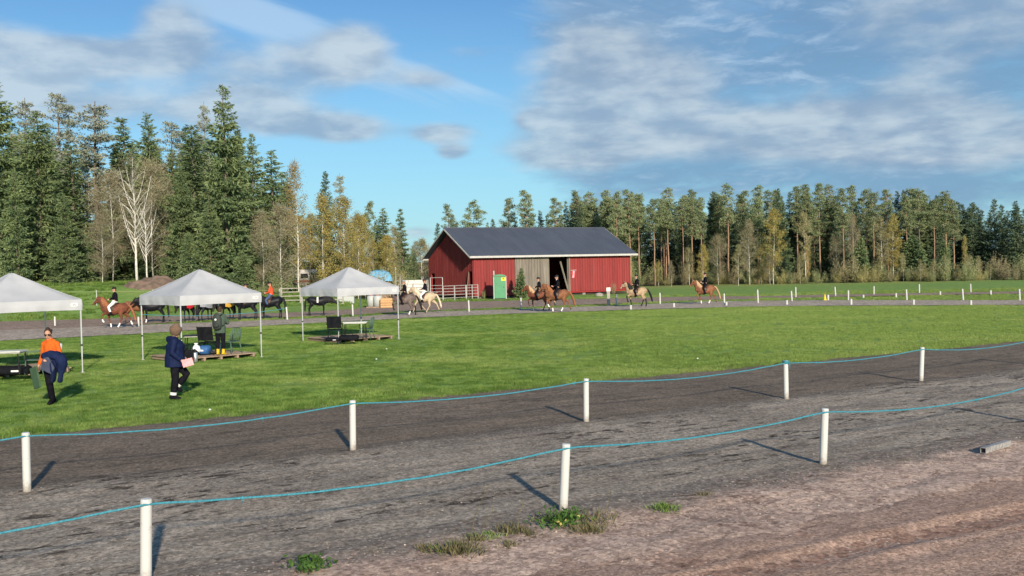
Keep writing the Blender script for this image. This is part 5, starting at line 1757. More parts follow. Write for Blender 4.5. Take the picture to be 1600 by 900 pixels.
# middle tent
p = plat(318, 556); camp_chair(p + Vector((.05, .5, 0)), R(80), 'black camp chair under the middle tent beside the standing person')
p = plat(357, 553); garden_chair(p + Vector((0, .35, 0)), R(150), 'green plastic chair behind the person in yellow boots')
p = plat(307, 556); folding_table(p + Vector((-.25, .75, 0)), R(8), 'small dark table behind the blue cooler bag', .8, .5, .66, 'metal_black')
p = plat(316, 554); soft_bag(p + Vector((0, .0, .0)), R(-12), (.56, .34, .34), 'cooler_blue', 'blue and white cooler bag on the platform of the middle tent', 'cooler_bag', 'cooler bag', 'white_cloth')
p = plat(334, 553); o = MB().box((0, 0, .012), (.9, .5, .024)).build('black_mat', 'fabric_black', loc=tuple(p + Vector((-.1, -.1, 0)))); o.rotation_euler = (0, 0, R(40)); tag(o, 'black mat at the feet of the person in yellow boots', 'mat')
p = plat(303, 556)
o = empty('white_bag', tuple(p + Vector((0, .25, 0))), .3, 'crumpled white bag behind the woman in navy', 'bag')
m = MB(); m.ball((0, 0, .18), (.15, .12, .18), 12, 8); m.v = [(x * (1 + .3 * mn.noise(Vector((x * 14, y * 14, z * 14)))), y, z) for x, y, z in m.v]; m.build('bag_body', 'white_cloth', o, True)
MB().tube([(0, 0, .34), (0, 0, .42)], [.04, .07], 8).build('bag_neck', 'white_cloth', o, True)
# right tent
p = plat(517, 534); camp_chair(p + Vector((0, .9, 0)), R(95), 'black camp chair under the right tent')
p = plat(552, 533); folding_table(p + Vector((0, .6, 0)), R(4), 'pale folding table under the right tent', .95, .55, .72)
p = plat(570, 531); garden_chair(p + Vector((-.02, .6, 0)), R(170), 'pale green plastic chair under the right tent beside the table')
p = plat(545, 533); soft_bag(p + Vector((0, .1, 0)), R(2), (.75, .4, .26), 'fabric_black', 'black bag on the platform under the pale table')
p = plat(519, 534); soft_bag(p + Vector((0, .15, 0)), R(3), (.55, .34, .16), 'fabric_black', 'flat black bag left of the other on the right tent platform', strip='white_cloth')


# ------------------------------------------------------------------ people
def V3(*a): return Vector(a)


def hand(mb, w, d, up, s=1.0, curl=.5, side=1):
    """palm, four bent fingers and a thumb leaving the side of the palm; up = back of hand, side = where the thumb is"""
    d = Vector(d).normalized(); up = (Vector(up) - d * Vector(up).dot(d)).normalized(); lat = d.cross(up).normalized() * side
    w = Vector(w)
    mb.tube([w - d * .02, w + d * .04 * s, w + d * .088 * s], [(.026 * s, .017 * s), (.038 * s, .016 * s), (.038 * s, .013 * s)], 8, side=lat, round_ends=True)
    for i, (o, L) in enumerate(((.028, .070), (.010, .078), (-.010, .072), (-.027, .056))):
        a = w + d * .085 * s + lat * o * s
        dd = d.copy(); pts = [a - d * .015]; p = a; pts.append(p)
        for k in range(3):
            ang = curl * (.6 + .2 * i * .3)
            dd = (dd - up * math.tan(ang * .8)).normalized() if ang < 1.4 else dd
            p = p + dd * L * s * (.42, .32, .26)[k]; pts.append(p)
        mb.tube(pts, [.0095 * s, .0092 * s, .0085 * s, .008 * s, .0068 * s], 6, round_ends=True)
    a = w + d * .025 * s + lat * .030 * s
    mb.tube([a - lat * .01, a + lat * .022 * s + d * .022 * s - up * .008, a + lat * .030 * s + d * .050 * s - up * .018, a + lat * .026 * s + d * .070 * s - up * .024],
            [.013 * s, .012 * s, .010 * s, .008 * s], 6, round_ends=True)


def head_parts(mb, c, yaw=0.0, pitch=0.0, s=1.0):
    """head with jaw, nose, ears, brow, built round centre c; faces +X turned by yaw"""
    Rm = Matrix.Rotation(yaw, 3, 'Z') @ Matrix.Rotation(pitch, 3, 'Y')
    c = Vector(c)
    q = lambda x, y, z: c + Rm @ Vector((x, y, z)) * s
    m = MB()
    m.tube([(-.005, 0, -.02), (-.008, 0, .03), (-.01, 0, .075), (-.012, 0, .105)], [(.070, .090), (.076, .099), (.070, .090), (.045, .058)], 14, side=(0, 1, 0), round_ends=True)
    m.tube([(.030, 0, -.115), (.022, 0, -.075), (.012, 0, -.03), (0, 0, .02)], [(.030, .030), (.050, .055), (.062, .074), (.068, .084)], 12, side=(0, 1, 0), round_ends=True)
    m.tube([(.088, 0, .018), (.104, 0, -.012), (.113, 0, -.032), (.098, 0, -.042)], [(.009, .009), (.012, .012), (.016, .012), (.012, .006)], 8, side=(0, 1, 0), round_ends=True)
    m.tube([(.084, -.022, -.068), (.092, 0, -.066), (.084, .022, -.068)], .008, 6, round_ends=True)
    m.ball((.065, 0, -.100), (.026, .024, .018), 8, 6)
    for sy in (-1, 1):
        m.tube([(-.005, sy * .076, -.03), (-.012, sy * .084, 0), (-.008, sy * .080, .022)], [(.007, .012), (.008, .017), (.006, .010)], 6, side=(0, 1, 0), round_ends=True)
        m.ball((.072, sy * .030, .030), (.016, .026, .010), 8, 5)
    mb.add([q(*v) for v in m.v], m.f)
    return q


def person(loc, rz, label, J, style, voxel=.010, s=1.0, group=None):
    """J: joints in local space (faces +X, left is +Y). style: materials and extras. body is one continuous skin"""
    o = empty('person', tuple(loc), rz, label, 'person', group)
    o.scale = (s, s, s)
    b = MB(); st = style
    g = lambda k: Vector(J[k])
    pel, wai, che, nec, hd = g('pelvis'), g('waist'), g('chest'), g('neck'), g('head')
    lat = (g('shL') - g('shR')).normalized(); hl = (g('hipL') - g('hipR')).normalized()
    fem = st.get('slim', 1.0)
    b.tube([pel - V3(0, 0, .06), pel, pel.lerp(wai, .6), wai, che, che.lerp(nec, .55), nec - V3(0, 0, .04)],
           [(.12 * fem, .09), (.155 * fem, .11), (.14 * fem, .10), (.125 * fem, .09), (.155 * fem, .11), (.15 * fem, .09), (.07, .06)], 14, side=lat.lerp(hl, .3), round_ends=True)
    b.tube([nec - V3(0, 0, .06), nec, nec.lerp(hd, .6)], [.058, .050, .050], 10, round_ends=True)
    q = head_parts(b, hd, J.get('yaw', 0), J.get('nod', 0))
    for sd_, sg in (('L', 1), ('R', -1)):
        sh, el, wr = g('sh' + sd_), g('el' + sd_), g('wr' + sd_)
        b.tube([che.lerp(sh, .6) + V3(0, 0, .03), sh, sh.lerp(el, .5), el, el.lerp(wr, .35), wr], [.06, .052, .044, .036, .038, .025], 10, round_ends=True)
        hp, kn, an = g('hip' + sd_), g('kn' + sd_), g('an' + sd_)
        b.tube([hp + V3(0, 0, .04), hp.lerp(kn, .3), kn, kn.lerp(an, .3), kn.lerp(an, .7), an], [.095, .082, .056, .058, .042, .036], 10, round_ends=True)
        toe = g('to' + sd_)
        b.tube([an + (an - toe).normalized() * .05 - V3(0, 0, .03), an.lerp(toe, .45) - V3(0, 0, .02), toe], [.034, .034, .022], 8, round_ends=True)
        hdv = Vector(J.get('hd' + sd_, tuple((wr - el).normalized()))); hup = Vector(J.get('hu' + sd_, (0, sg, 0)))
        hand(b, wr, hdv, hup, 1.0, J.get('curl' + sd_, .55), side=J.get('th' + sd_, sg))
    link('body', fuse(b, 'person_body', 'skin', voxel, 2), o)
    cv = max(voxel * 1.3, .013)
    # trousers
    t = MB(); tt = st.get('leg_r', 1.0)
    t.tube([pel - V3(0, 0, .07), pel, pel.lerp(wai, .75)], [(.16 * fem, .125), (.175 * fem, .135), (.150 * fem, .118)], 12, side=hl)
    for sd_ in 'LR':
        hp, kn, an = g('hip' + sd_), g('kn' + sd_), g('an' + sd_)
        e = an.lerp(kn, st.get('hem', .03))
        t.tube([hp + V3(0, 0, .05), hp.lerp(kn, .3), kn, kn.lerp(e, .35), e], [.112, .102 * tt, .078 * tt, .075 * tt, .062 * tt], 12, round_ends=False)
    link('trousers', fuse(t, 'trousers', st['legs'], cv, 3), o)
    # top
    m = MB(); f = st.get('bulk', 1.0); hem = st.get('coat', .0); dp = st.get('deep', 1.0)
    low = pel - V3(0, 0, hem)
    m.tube([low, pel.lerp(wai, .4), wai, che, che.lerp(nec, .5), nec - V3(0, 0, .03)],
           [(.185 * fem * f, .145 * f * dp), (.178 * fem * f, .142 * f * dp), (.160 * fem * f, .126 * f * dp), (.170 * fem * f, .135 * f * dp), (.150 * fem, .115 * f), (.075, .07)], 14, side=lat)
    if st.get('collar'): m.tube([nec - V3(0, 0, .05), nec + (hd - nec) * .35], [.080, .072], 12)
    for sd_, sg in (('L', 1), ('R', -1)):
        sh, el, wr = g('sh' + sd_), g('el' + sd_), g('wr' + sd_)
        m.tube([che.lerp(sh, .5) + V3(0, 0, .03), sh, sh.lerp(el, .5), el, el.lerp(wr, .4), wr.lerp(el, .08)],
               [.068 * f, .064 * f, .060 * f, .053 * f, .050 * f, .038 * f], 12, round_ends=False)
        if True: m.ball(sh - V3(0, 0, .005), .063 * f, 10, 6)
        m.ball(el, .055 * f, 8, 6)
    if st.get('hood'):
        c0 = nec + V3(-.075, 0, -.035)
        m.tube([c0 + V3(.13, -.075, .0), c0 + V3(.03, -.10, .015), c0 + V3(-.05, 0, .0), c0 + V3(.03, .10, .015), c0 + V3(.13, .075, 0)], [(.04, .05), (.05, .065), (.070, .085), (.05, .065), (.04, .05)], 10, round_ends=True)
    m.tube([g('shL') - V3(0, 0, .02), g('shL').lerp(nec, .5) + V3(0, 0, .012), nec - V3(0, 0, .035), g('shR').lerp(nec, .5) + V3(0, 0, .012), g('shR') - V3(0, 0, .02)], [.055 * f, .060 * f, .068, .060 * f, .055 * f], 10)
    link('jumper' if st.get('knit') else 'jacket', fuse(m, 'top', st['top'], cv, 3), o)
    # shoes
    for sd_ in 'LR':
        an, toe, kn = g('an' + sd_), g('to' + sd_), g('kn' + sd_)
        m = MB(); bt = st.get('boot', .12)
        heel = an + (an - toe).normalized() * .055 - V3(0, 0, .04)
        m.tube([heel, an.lerp(toe, .3) - V3(0, 0, .025), an.lerp(toe, .7) - V3(0, 0, .018), toe], [.045, .050, .047, .036], 10, round_ends=True)
        m.tube([an - V3(0, 0, .02), an.lerp(kn, bt / (kn - an).length)], [.052, .064 if bt > .2 else .05], 12)
        link('boot' if bt > .2 else 'shoe', fuse(m, 'shoe', st['shoes'], cv, 2), o)
    # hair or headgear
    H = st.get('hair', 'hair_dark')
    m = MB()
    if H and not st.get('helmet'):
        m.tube([(-.022, 0, -.03), (-.024, 0, .03), (-.020, 0, .085), (-.015, 0, .115)], [(.078, .080), (.086, .098), (.080, .098), (.052, .065)], 14, side=(0, 1, 0), round_ends=True)
        if st.get('bun'): m.tube([(-.10, 0, .02), (-.15, .03, .05), (-.19, .05, .05)], [.030, .035, .022], 8, round_ends=True)
        if st.get('long'): m.tube([(-.06, 0, 0), (-.075, 0, -.08), (-.07, 0, -.17)], [(.07, .05), (.065, .04), (.04, .025)], 10, side=(0, 1, 0), round_ends=True)
        mm = MB(); mm.add([q(*v) for v in m.v], m.f)
        link('hair', fuse(mm, 'hair', H, cv, 2), o)
    if st.get('helmet'):
        m = MB()
        m.tube([(-.01, 0, .025), (-.012, 0, .07), (-.014, 0, .115), (-.015, 0, .14)], [(.100, .125), (.098, .120), (.078, .095), (.045, .055)], 16, side=(0, 1, 0), round_ends=False)
        m.tube([(.10, 0, .045), (.15, 0, .030)], [(.075, .010), (.050, .006)], 12, side=(0, 1, 0), round_ends=True)
        mm = MB(); mm.add([q(*v) for v in m.v], m.f)
        h = mm.build('helmet', st['helmet'], o, True)
        m = MB(); m.tube([(.01, -.078, .03), (.03, -.062, -.06), (.04, 0, -.115), (.03, .062, -.06), (.01, .078, .03)], .006, 5)
        mm = MB(); mm.add([q(*v) for v in m.v], m.f); mm.build('chin_strap', 'black_cloth', h)
        m = MB(); m.tube([(-.075, 0, -.01), (-.09, 0, -.06), (-.085, 0, -.1)], [(.05, .03), (.045, .03), (.02, .02)], 8, side=(0, 1, 0), round_ends=True)
        mm = MB(); mm.add([q(*v) for v in m.v], m.f); mm.build('hair', st.get('hair', 'hair_dark'), o, True)
    if st.get('fur_hat'):
        m = MB(); m.tube([(-.005, 0, .0), (-.008, 0, .05), (-.01, 0, .10), (-.012, 0, .135)], [(.120, .138), (.130, .148), (.116, .132), (.07, .08)], 16, side=(0, 1, 0), round_ends=True)
        mm = MB(); mm.add([q(x + .006 * mn.noise(Vector((x, y, z)) * 60), y + .008 * mn.noise(Vector((y, z, x)) * 60), z) for x, y, z in m.v], m.f)
        mm.build('hat', 'hat_fur', o, True)
    if st.get('shades'):
        m = MB()
        for sy in (-1, 1):
            m.ball((.088, sy * .033, .012), (.012, .031, .022), 10, 6)
            m.tube([(.085, sy * .062, .018), (-.01, sy * .083, .018)], .004, 5)
        m.tube([(.095, -.01, .018), (.095, .01, .018)], .004, 5)
        mm = MB(); mm.add([q(*v) for v in m.v], m.f); mm.build('sunglasses', 'eye_dark', o, True)
    else:
        for sy in (-1, 1):
            m = MB().ball((.086, sy * .030, .012), (.006, .011, .006), 8, 5)
            mm = MB(); mm.add([q(*v) for v in m.v], m.f); mm.build('eye', 'eye_dark', o, True)
    m = MB().tube([(.090, -.020, -.067), (.0975, 0, -.066), (.090, .020, -.067)], [.004, .006, .004], 6)
    mm = MB(); mm.add([q(*v) for v in m.v], m.f); mm.build('mouth', 'lip', o, True)
    if st.get('bib'):                                        # white shirt front and collar of the riders
        m = MB().tube([nec - V3(-.03, 0, .06), nec + V3(.01, 0, .02)], [.062, .060], 10); m.build('collar', 'white_cloth', o, True)
    return o


def stand(dx=0.0):
    return dict(pelvis=(0, 0, .94), waist=(0.005, 0, 1.10), chest=(.0, 0, 1.28), neck=(-.01, 0, 1.47), head=(.02, 0, 1.625),
                shL=(0, .165, 1.385), shR=(0, -.165, 1.385), elL=(-.03, .23, 1.12), elR=(-.03, -.23, 1.12), wrL=(.06, .26, .90), wrR=(.06, -.26, .90),
                hipL=(0, .09, .92), hipR=(0, -.09, .92), knL=(.02, .10, .50), knR=(.02, -.10, .50), anL=(0, .10, .085), anR=(0, -.10, .085), toL=(.15, .12, .035), toR=(.15, -.12, .035))


def build_people():
    # woman in orange, walking towards the camera: local +X faces the camera (-Y world)
    p = G(82, 632)
    J = stand(); J.update(head=(.05, -.02, 1.60), neck=(.015, 0, 1.46), yaw=R(22), nod=R(12),
                          elR=(-.06, -.235, 1.12), wrR=(.02, -.29, .89), hdR=(.25, -.12, -.95), huR=(0, -1, .1), curlR=1.0, thR=-1,
                          elL=(.02, .235, 1.11), wrL=(.26, .16, 1.04), hdL=(.85, -.45, .05), huL=(.3, .6, .6), curlL=.5, thL=1,
                          hipL=(0, .085, .92), knL=(.16, .05, .52), anL=(.06, .03, .13), toL=(.21, .04, .05),
                          hipR=(0, -.085, .92), knR=(0, -.06, .49), anR=(-.10, -.05, .10), toR=(.05, -.06, .035))
    person(p, R(-97), 'woman in an orange roll-neck with sunglasses walking with a jacket over her arm', J,
           dict(top='orange_knit', legs='black_cloth', shoes='black_cloth', slim=.93, bulk=.95, knit=True, collar=True, shades=True, hair='hair_dark', bun=True, coat=.03, boot=.12, leg_r=1.0), .009, 1.02)
    W = lambda x, y, z: Vector(p) + Matrix.Rotation(R(-97), 3, 'Z') @ Vector((x, y, z)) * 1.02
    # jacket bundle over her left forearm (to the right in the picture)
    m = MB()
    m.tube([W(.26, .02, 1.12), W(.24, .14, 1.15), W(.20, .30, 1.12), W(.18, .42, 1.02)], [(.10, .09), (.15, .11), (.16, .11), (.11, .09)], 12, round_ends=True)
    m.tube([W(.20, .36, 1.06), W(.20, .40, .92), W(.22, .38, .80)], [.13, .13, .09], 12, round_ends=True)
    m.tube([W(.24, .20, .98), W(.26, .22, .80), W(.25, .20, .62), W(.25, .20, .56)], [(.13, .06), (.13, .06), (.10, .05), (.08, .04)], 10, round_ends=True)
    m.tube([W(.20, .34, .90), W(.22, .36, .70), W(.22, .34, .55)], [(.09, .06), (.08, .05), (.07, .05)], 10, round_ends=True)
    m.v = [(x + .03 * mn.noise(Vector((x, y, z)) * 7), y + .03 * mn.noise(Vector((y, z, x)) * 7), z + .025 * mn.noise(Vector((z, x, y)) * 9)) for x, y, z in m.v]
    bz = empty('jacket', tuple(W(.2, .25, 1.0)), 0, 'bulky navy jacket carried over the orange woman’s arm', 'jacket')
    lo = W(.2, .25, 1.0); m.v = [tuple(Vector(v) - lo) for v in m.v]
    link('shell', fuse(m, 'jacket_shell', 'navy_cloth', .014, 2), bz)
    m = MB()                                                   # slate lining turned outwards
    q = [W(.34, .02, 1.10), W(.36, .16, 1.13), W(.36, .30, .86), W(.36, .22, .72), W(.36, -.03, .84)]
    q2 = [v + (W(1, 0, 0) - W(0, 0, 0)).normalized() * -.05 for v in q]
    m.add([tuple(v - lo) for v in q + q2], [(0, 1, 2, 3, 4), (9, 8, 7, 6, 5)] + [(i, 5 + i, 5 + (i + 1) % 5, (i + 1) % 5) for i in range(5)])
    link('lining', fuse(m, 'jacket_lining', 'slate_lining', .013, 4), bz)
    # green board in her right hand
    c = W(.06, -.35, .62)
    bd = MB(); bd.box((0, 0, 0), (.30, .045, .50)); ob = bd.build('green_board', 'board_green', loc=tuple(c)); ob.rotation_euler = (R(4), R(-14), R(-38))
    tag(ob, 'green flat board hanging from the orange woman’s hand', 'board')
    # woman in navy coat walking right, seen from behind her side
    p = G(275, 624)
    J = stand(); J.update(head=(.04, 0, 1.61), neck=(0, 0, 1.46), yaw=R(6), nod=R(10), chest=(.02, 0, 1.28),
                          elR=(-.05, -.26, 1.12), wrR=(.16, -.24, .93), hdR=(.9, -.05, -.25), huR=(0, -1, .2), curlR=.75, thR=1,
                          elL=(.05, .27, 1.14), wrL=(.28, .22, 1.04), hdL=(.95, 0, -.1), huL=(0, 1, .2), curlL=.9, thL=-1,
                          hipR=(0, -.09, .90), knR=(.0, -.09, .49), anR=(-.06, -.09, .095), toR=(.09, -.11, .035),
                          hipL=(0, .09, .90), knL=(.26, .10, .56), anL=(.02, .10, .30), toL=(.13, .11, .19))
    a = R(18)
    person(p, a, 'woman in a navy padded coat and brown fur hat walking across the grass', J,
           dict(top='navy_coat', legs='black_cloth', shoes='black_cloth', bulk=1.34, deep=1.22, coat=.17, hood=True, fur_hat=True, hair='hair_dark', boot=.12, leg_r=1.1, hem=.10), .009, 1.0)
    W = lambda x, y, z: Vector(p) + Matrix.Rotation(a, 3, 'Z') @ Vector((x, y, z))
    for (an, kn, lb) in (((-.06, -.09, .095), (0, -.09, .49), 0), ((.02, .10, .30), (.26, .10, .56), 1)):
        A_, B_ = W(*an), W(*kn)
        m = MB().tube([A_.lerp(B_, .06) - p, A_.lerp(B_, .22) - p], [.074, .078], 14)
        o = m.build('reflective_band', 'reflect_band', loc=tuple(p)); tag(o, ('white reflective band on the rear ankle of the walking woman in navy', 'white reflective band on the lifted ankle of the woman in navy')[lb], 'band')
    c = W(.29, -.27, .88)
    nb = empty('notebook', tuple(c), a, 'pink notebook in the hand of the woman in navy', 'notebook')
    MB().box((0, 0, 0), (.235, .03, .165), mat=Matrix.Rotation(R(-14), 3, 'Y')).build('pages', 'white_cloth', nb)
    MB().box((0, -.018, 0), (.245, .008, .175), mat=Matrix.Rotation(R(-14), 3, 'Y')).build('cover', 'pink_cover', nb)
    MB().box((0, .018, 0), (.245, .008, .175), mat=Matrix.Rotation(R(-14), 3, 'Y')).build('cover', 'pink_cover', nb)
    th = empty('thermos_flask', tuple(W(.46, .16, .84)), a, 'steel thermos flask carried by the woman in navy', 'flask')
    m = MB().tube([(0, 0, 0), (0, 0, .02), (0, 0, .22), (0, 0, .245)], [.05, .056, .056, .04], 14); m.build('flask_body', 'steel', th, True)
    MB().tube([(0, 0, .247), (0, 0, .30)], [.038, .032], 12).build('stopper', 'metal_black', th, True)
    MB().tube([(-.05, 0, .03), (-.095, 0, .06), (-.095, 0, .19), (-.05, 0, .22)], .010, 6).build('handle', 'metal_black', th, True)
    cb = soft_bag(W(.36, .20, .80), a, (.2, .16, .36), 'fabric_black', 'narrow black bag carried in front of the woman in navy')
    # person with backpack and yellow boots, seen from behind
    p = G(345, 555, PZ)
    J = stand(); J.update(head=(.04, 0, 1.60), nod=R(18), elL=(.10, .25, 1.14), elR=(.10, -.25, 1.14), wrL=(.26, .12, 1.10), wrR=(.26, -.12, 1.10), hdL=(.8, -.5, .1), hdR=(.8, .5, .1), huL=(0, .3, .9), huR=(0, -.3, .9),
                          anL=(0, .10, .09), anR=(0, -.10, .09))
    person(p, R(84), 'person in green jacket and bright yellow boots standing under the middle tent', J,
           dict(top='green_coat', legs='black_cloth', shoes='yellow_rubber', bulk=1.12, coat=.16, hood=True, hair='hair_dark', boot=.33, leg_r=.95, hem=.3), .010, .97)
    W2 = lambda x, y, z: Vector(p) + Matrix.Rotation(R(84), 3, 'Z') @ Vector((x, y, z)) * .97
    bp = empty('backpack', tuple(W2(-.24, 0, 1.02)), R(84), 'dark backpack with a white round badge on the person in yellow boots', 'backpack')
    m = MB().tube([(0, 0, -.02), (0, 0, .06), (0, 0, .26), (0, 0, .38)], [(.15, .09), (.17, .11), (.165, .10), (.12, .075)], 14, side=(0, 1, 0), round_ends=True)
    link('pack_body', fuse(m, 'pack', 'pack_dark', .016, 2), bp)
    MB().tube([(-.10, 0, .05), (-.135, 0, .05)], [(.11, .08), (.10, .07)], 12, side=(0, 1, 0)).build('front_pocket', 'pack_dark', bp, True)
    MB().tube([(-.112, 0, .25), (-.125, 0, .25)], .035, 12).build('badge', 'white_cloth', bp)
    for sy in (-1, 1): MB().tube([(.06, sy * .09, .38), (.16, sy * .12, .43), (.30, sy * .12, .32), (.28, sy * .14, .1), (.08, sy * .16, .02)], [(.022, .008)] * 5, 6).build('shoulder_strap', 'fabric_black', bp, True)


build_people()

# ------------------------------------------------------------------ horses
LEGS = {
    # per leg: hip/shoulder, elbow/stifle, knee/hock, fetlock, hoof (x, z)
    'stand': dict(F1=[(.50, 1.00), (.44, .82), (.47, .47), (.46, .14), (.50, .04)], F2=[(.50, 1.00), (.44, .82), (.44, .47), (.42, .14), (.46, .04)],
                  H1=[(-.52, 1.08), (-.44, .82), (-.66, .52), (-.62, .15), (-.58, .04)], H2=[(-.52, 1.08), (-.46, .82), (-.70, .52), (-.70, .15), (-.66, .04)]),
    'trot': dict(F1=[(.50, 1.00), (.50, .84), (.74, .70), (.66, .42), (.60, .34)], F2=[(.50, 1.00), (.42, .82), (.38, .47), (.28, .16), (.28, .05)],
                 H1=[(-.52, 1.08), (-.36, .82), (-.46, .50), (-.30, .18), (-.22, .06)], H2=[(-.52, 1.08), (-.50, .84), (-.80, .60), (-.92, .28), (-.98, .17)]),
    'tolt': dict(F1=[(.50, 1.00), (.52, .86), (.80, .76), (.76, .48), (.70, .39)], F2=[(.50, 1.00), (.43, .82), (.44, .47), (.40, .15), (.43, .04)],
                 H1=[(-.52, 1.08), (-.38, .82), (-.52, .50), (-.38, .18), (-.32, .08)], H2=[(-.52, 1.08), (-.48, .82), (-.76, .55), (-.80, .20), (-.78, .05)]),
    'pace': dict(F1=[(.50, 1.00), (.50, .84), (.70, .58), (.78, .24), (.86, .10)], F2=[(.50, 1.00), (.38, .82), (.26, .48), (.04, .26), (-.02, .17)],
                 H1=[(-.52, 1.08), (-.34, .82), (-.40, .50), (-.20, .18), (-.12, .05)], H2=[(-.52, 1.08), (-.54, .84), (-.86, .60), (-1.0, .30), (-1.06, .2)]),
}
NECKS = {'high': [(.50, 1.12), (.65, 1.34), (.78, 1.53), (.85, 1.63)], 'mid': [(.50, 1.08), (.74, 1.24), (.96, 1.40), (1.06, 1.48)], 'low': [(.50, 1.06), (.78, 1.10), (1.02, 1.08), (1.14, 1.04)]}


def horse(loc, rz, label, coat, mane, gait='tolt', neck='high', s=1.0, socks='', saddle=True, blaze=False, headdown=-.62, points=None, rug=None, group=None):
    o = empty('horse', tuple(loc), rz, label, 'horse', group)
    o.scale = (s * .90, s * 1.06, s)
    b = MB()
    sec = [(-.80, 1.14, .09, .07), (-.74, 1.13, .20, .17), (-.60, 1.12, .27, .25), (-.40, 1.09, .28, .28), (-.15, 1.03, .29, .30), (.10, 1.00, .31, .305), (.32, 1.03, .33, .28), (.50, 1.06, .31, .24), (.62, 1.07, .25, .19), (.70, 1.06, .16, .12)]
    b.tube([(x, 0, z) for x, z, h, w in sec], [(w, h) for x, z, h, w in sec], 16, side=(0, 1, 0), round_ends=True)
    nk = NECKS[neck]
    b.tube([(x, 0, z) for x, z in [(.36, 1.08)] + nk], [(.18, .29), (.17, .28), (.145, .235), (.115, .185), (.09, .14)], 14, side=(0, 1, 0), round_ends=True)
    px, pz = nk[-1]
    hx, hz = math.cos(headdown), math.sin(headdown)
    hp = lambda d, u=0: Vector((px + hx * d - hz * u * 1.0, 0, pz + hz * d + hx * u))
    b.tube([hp(-.03), hp(.08), hp(.20, .0), hp(.32, -.0), hp(.42, -.005), hp(.50, -.01)], [(.078, .10), (.090, .125), (.080, .115), (.062, .085), (.052, .066), (.046, .055)], 12, side=(0, 1, 0), round_ends=True)
    for sy in (-1, 1):
        e = hp(0, .10); b.tube([e + V3(0, sy * .045, 0), e + V3(0, sy * .055, .06), e + V3(.01, sy * .05, .13)], [.026, .026, .008], 6)
    L = LEGS[gait]
    yy = {'F1': .14, 'F2': -.14, 'H1': .15, 'H2': -.15}
    for k, pts in L.items():
        y = yy[k]
        P3 = [Vector((x, y * (1.0 if i else .7), z)) for i, (x, z) in enumerate(pts)]
        if k[0] == 'F':
            rr = [(.10, .15), (.075, .105), (.048, .052), (.036, .038), (.040, .045)]
            mids = [(P3[1].lerp(P3[2], .55), (.052, .062)), (P3[2].lerp(P3[3], .5), (.030, .034))]
        else:
            rr = [(.13, .22), (.105, .16), (.048, .066), (.038, .042), (.042, .048)]
            mids = [(P3[1].lerp(P3[2], .5), (.065, .095)), (P3[2].lerp(P3[3], .5), (.032, .038))]
        pp = [P3[0], P3[1], mids[0][0], P3[2], mids[1][0], P3[3], P3[4]]
        r2 = [rr[0], rr[1], mids[0][1], rr[2], mids[1][1], rr[3], rr[4]]
        b.tube(pp, r2, 10, side=(0, 1, 0), round_ends=True)
    link('body', fuse(b, 'horse_body', coat, .024, 3), o)
    # hooves and stockings
    for k, pts in L.items():
        y = yy[k]; a = Vector((pts[3][0], y, pts[3][1])); h = Vector((pts[4][0], y, pts[4][1])); d = (h - a).normalized()
        MB().tube([h - d * .01, h + d * .045 + V3(.01, 0, 0)], [(.044, .050), (.056, .064)], 10, side=(0, 1, 0)).build('hoof', 'hoof', o, True)
        kn = Vector((pts[2][0], y, pts[2][1]))
        if k in socks: MB().tube([a.lerp(kn, .22), a, h + d * .005], [(.040, .044), (.044, .047), (.049, .054)], 10, side=(0, 1, 0), round_ends=True).build('white_sock', 'white_cloth', o, True)
        elif points: MB().tube([kn.lerp(Vector((pts[1][0], y, pts[1][1])), .15), kn, kn.lerp(a, .5), a, h], [(.048, .056), (.054, .060), (.038, .043), (.044, .047), (.048, .053)], 10, side=(0, 1, 0), round_ends=True).build('dark_stocking', points, o, True)
    # mane: thick locks falling over both sides of the crest
    m = MB(); rnd = random.Random(int(abs(loc[0]) * 17))
    crest = [Vector((x, 0, z)) for x, z in nk]
    for i in range(26):
        f = i / 25 * (len(crest) - 1); j = min(int(f), len(crest) - 2); p0 = crest[j].lerp(crest[j + 1], f - j)
        tan = (crest[j + 1] - crest[j]).normalized(); out = Vector((-tan.z, 0, tan.x)); r0 = .29 - .13 * f / 3
        top = p0 + out * r0 * .92
        for sy in ((-1, 1, 1) if i % 2 else (-1, 1, -1)):
            ln = rnd.uniform(.26, .46); w = (.12 + .07 * (1 - f / 3))
            back = rnd.uniform(-.10, .0)
            m.tube([top + out * .03, top + V3(back * .3, sy * w * .7, -.02), top + V3(back * .7, sy * (w + .03), -ln * .55), top + V3(back, sy * (w + .02), -ln)], [(.034, .020), (.046, .024), (.042, .020), (.012, .006)], 6)
    e = hp(.02, .10)
    for sy in (-.04, 0, .04): m.tube([e + V3(-.03, sy, .04), e + V3(.07, sy, .03), hp(.16, .115) + V3(0, sy, 0), hp(.24, .10) + V3(0, sy, 0)], [(.03, .02), (.035, .024), (.03, .018), (.008, .006)], 6)
    link('mane', fuse(m, 'mane', mane, .022, 1), o)
    m = MB(); sw = .28 if gait != 'stand' else .06
    m.tube([(-.78, 0, 1.24), (-.88, 0, 1.22), (-.94 - sw * .3, 0, 1.0), (-.95 - sw * .7, .02, .7), (-.95 - sw, .03, .42), (-.93 - sw * 1.1, .03, .30)], [(.035, .04), (.06, .06), (.085, .075), (.095, .085), (.075, .065), (.02, .02)], 10, side=(0, 1, 0), round_ends=True)
    m.v = [(x + .02 * mn.noise(Vector((x, y, z)) * 14), y + .02 * mn.noise(Vector((y, x, z)) * 14), z) for x, y, z in m.v]
    link('tail', fuse(m, 'tail', mane, .022, 1), o)
    # head gear
    m = MB()
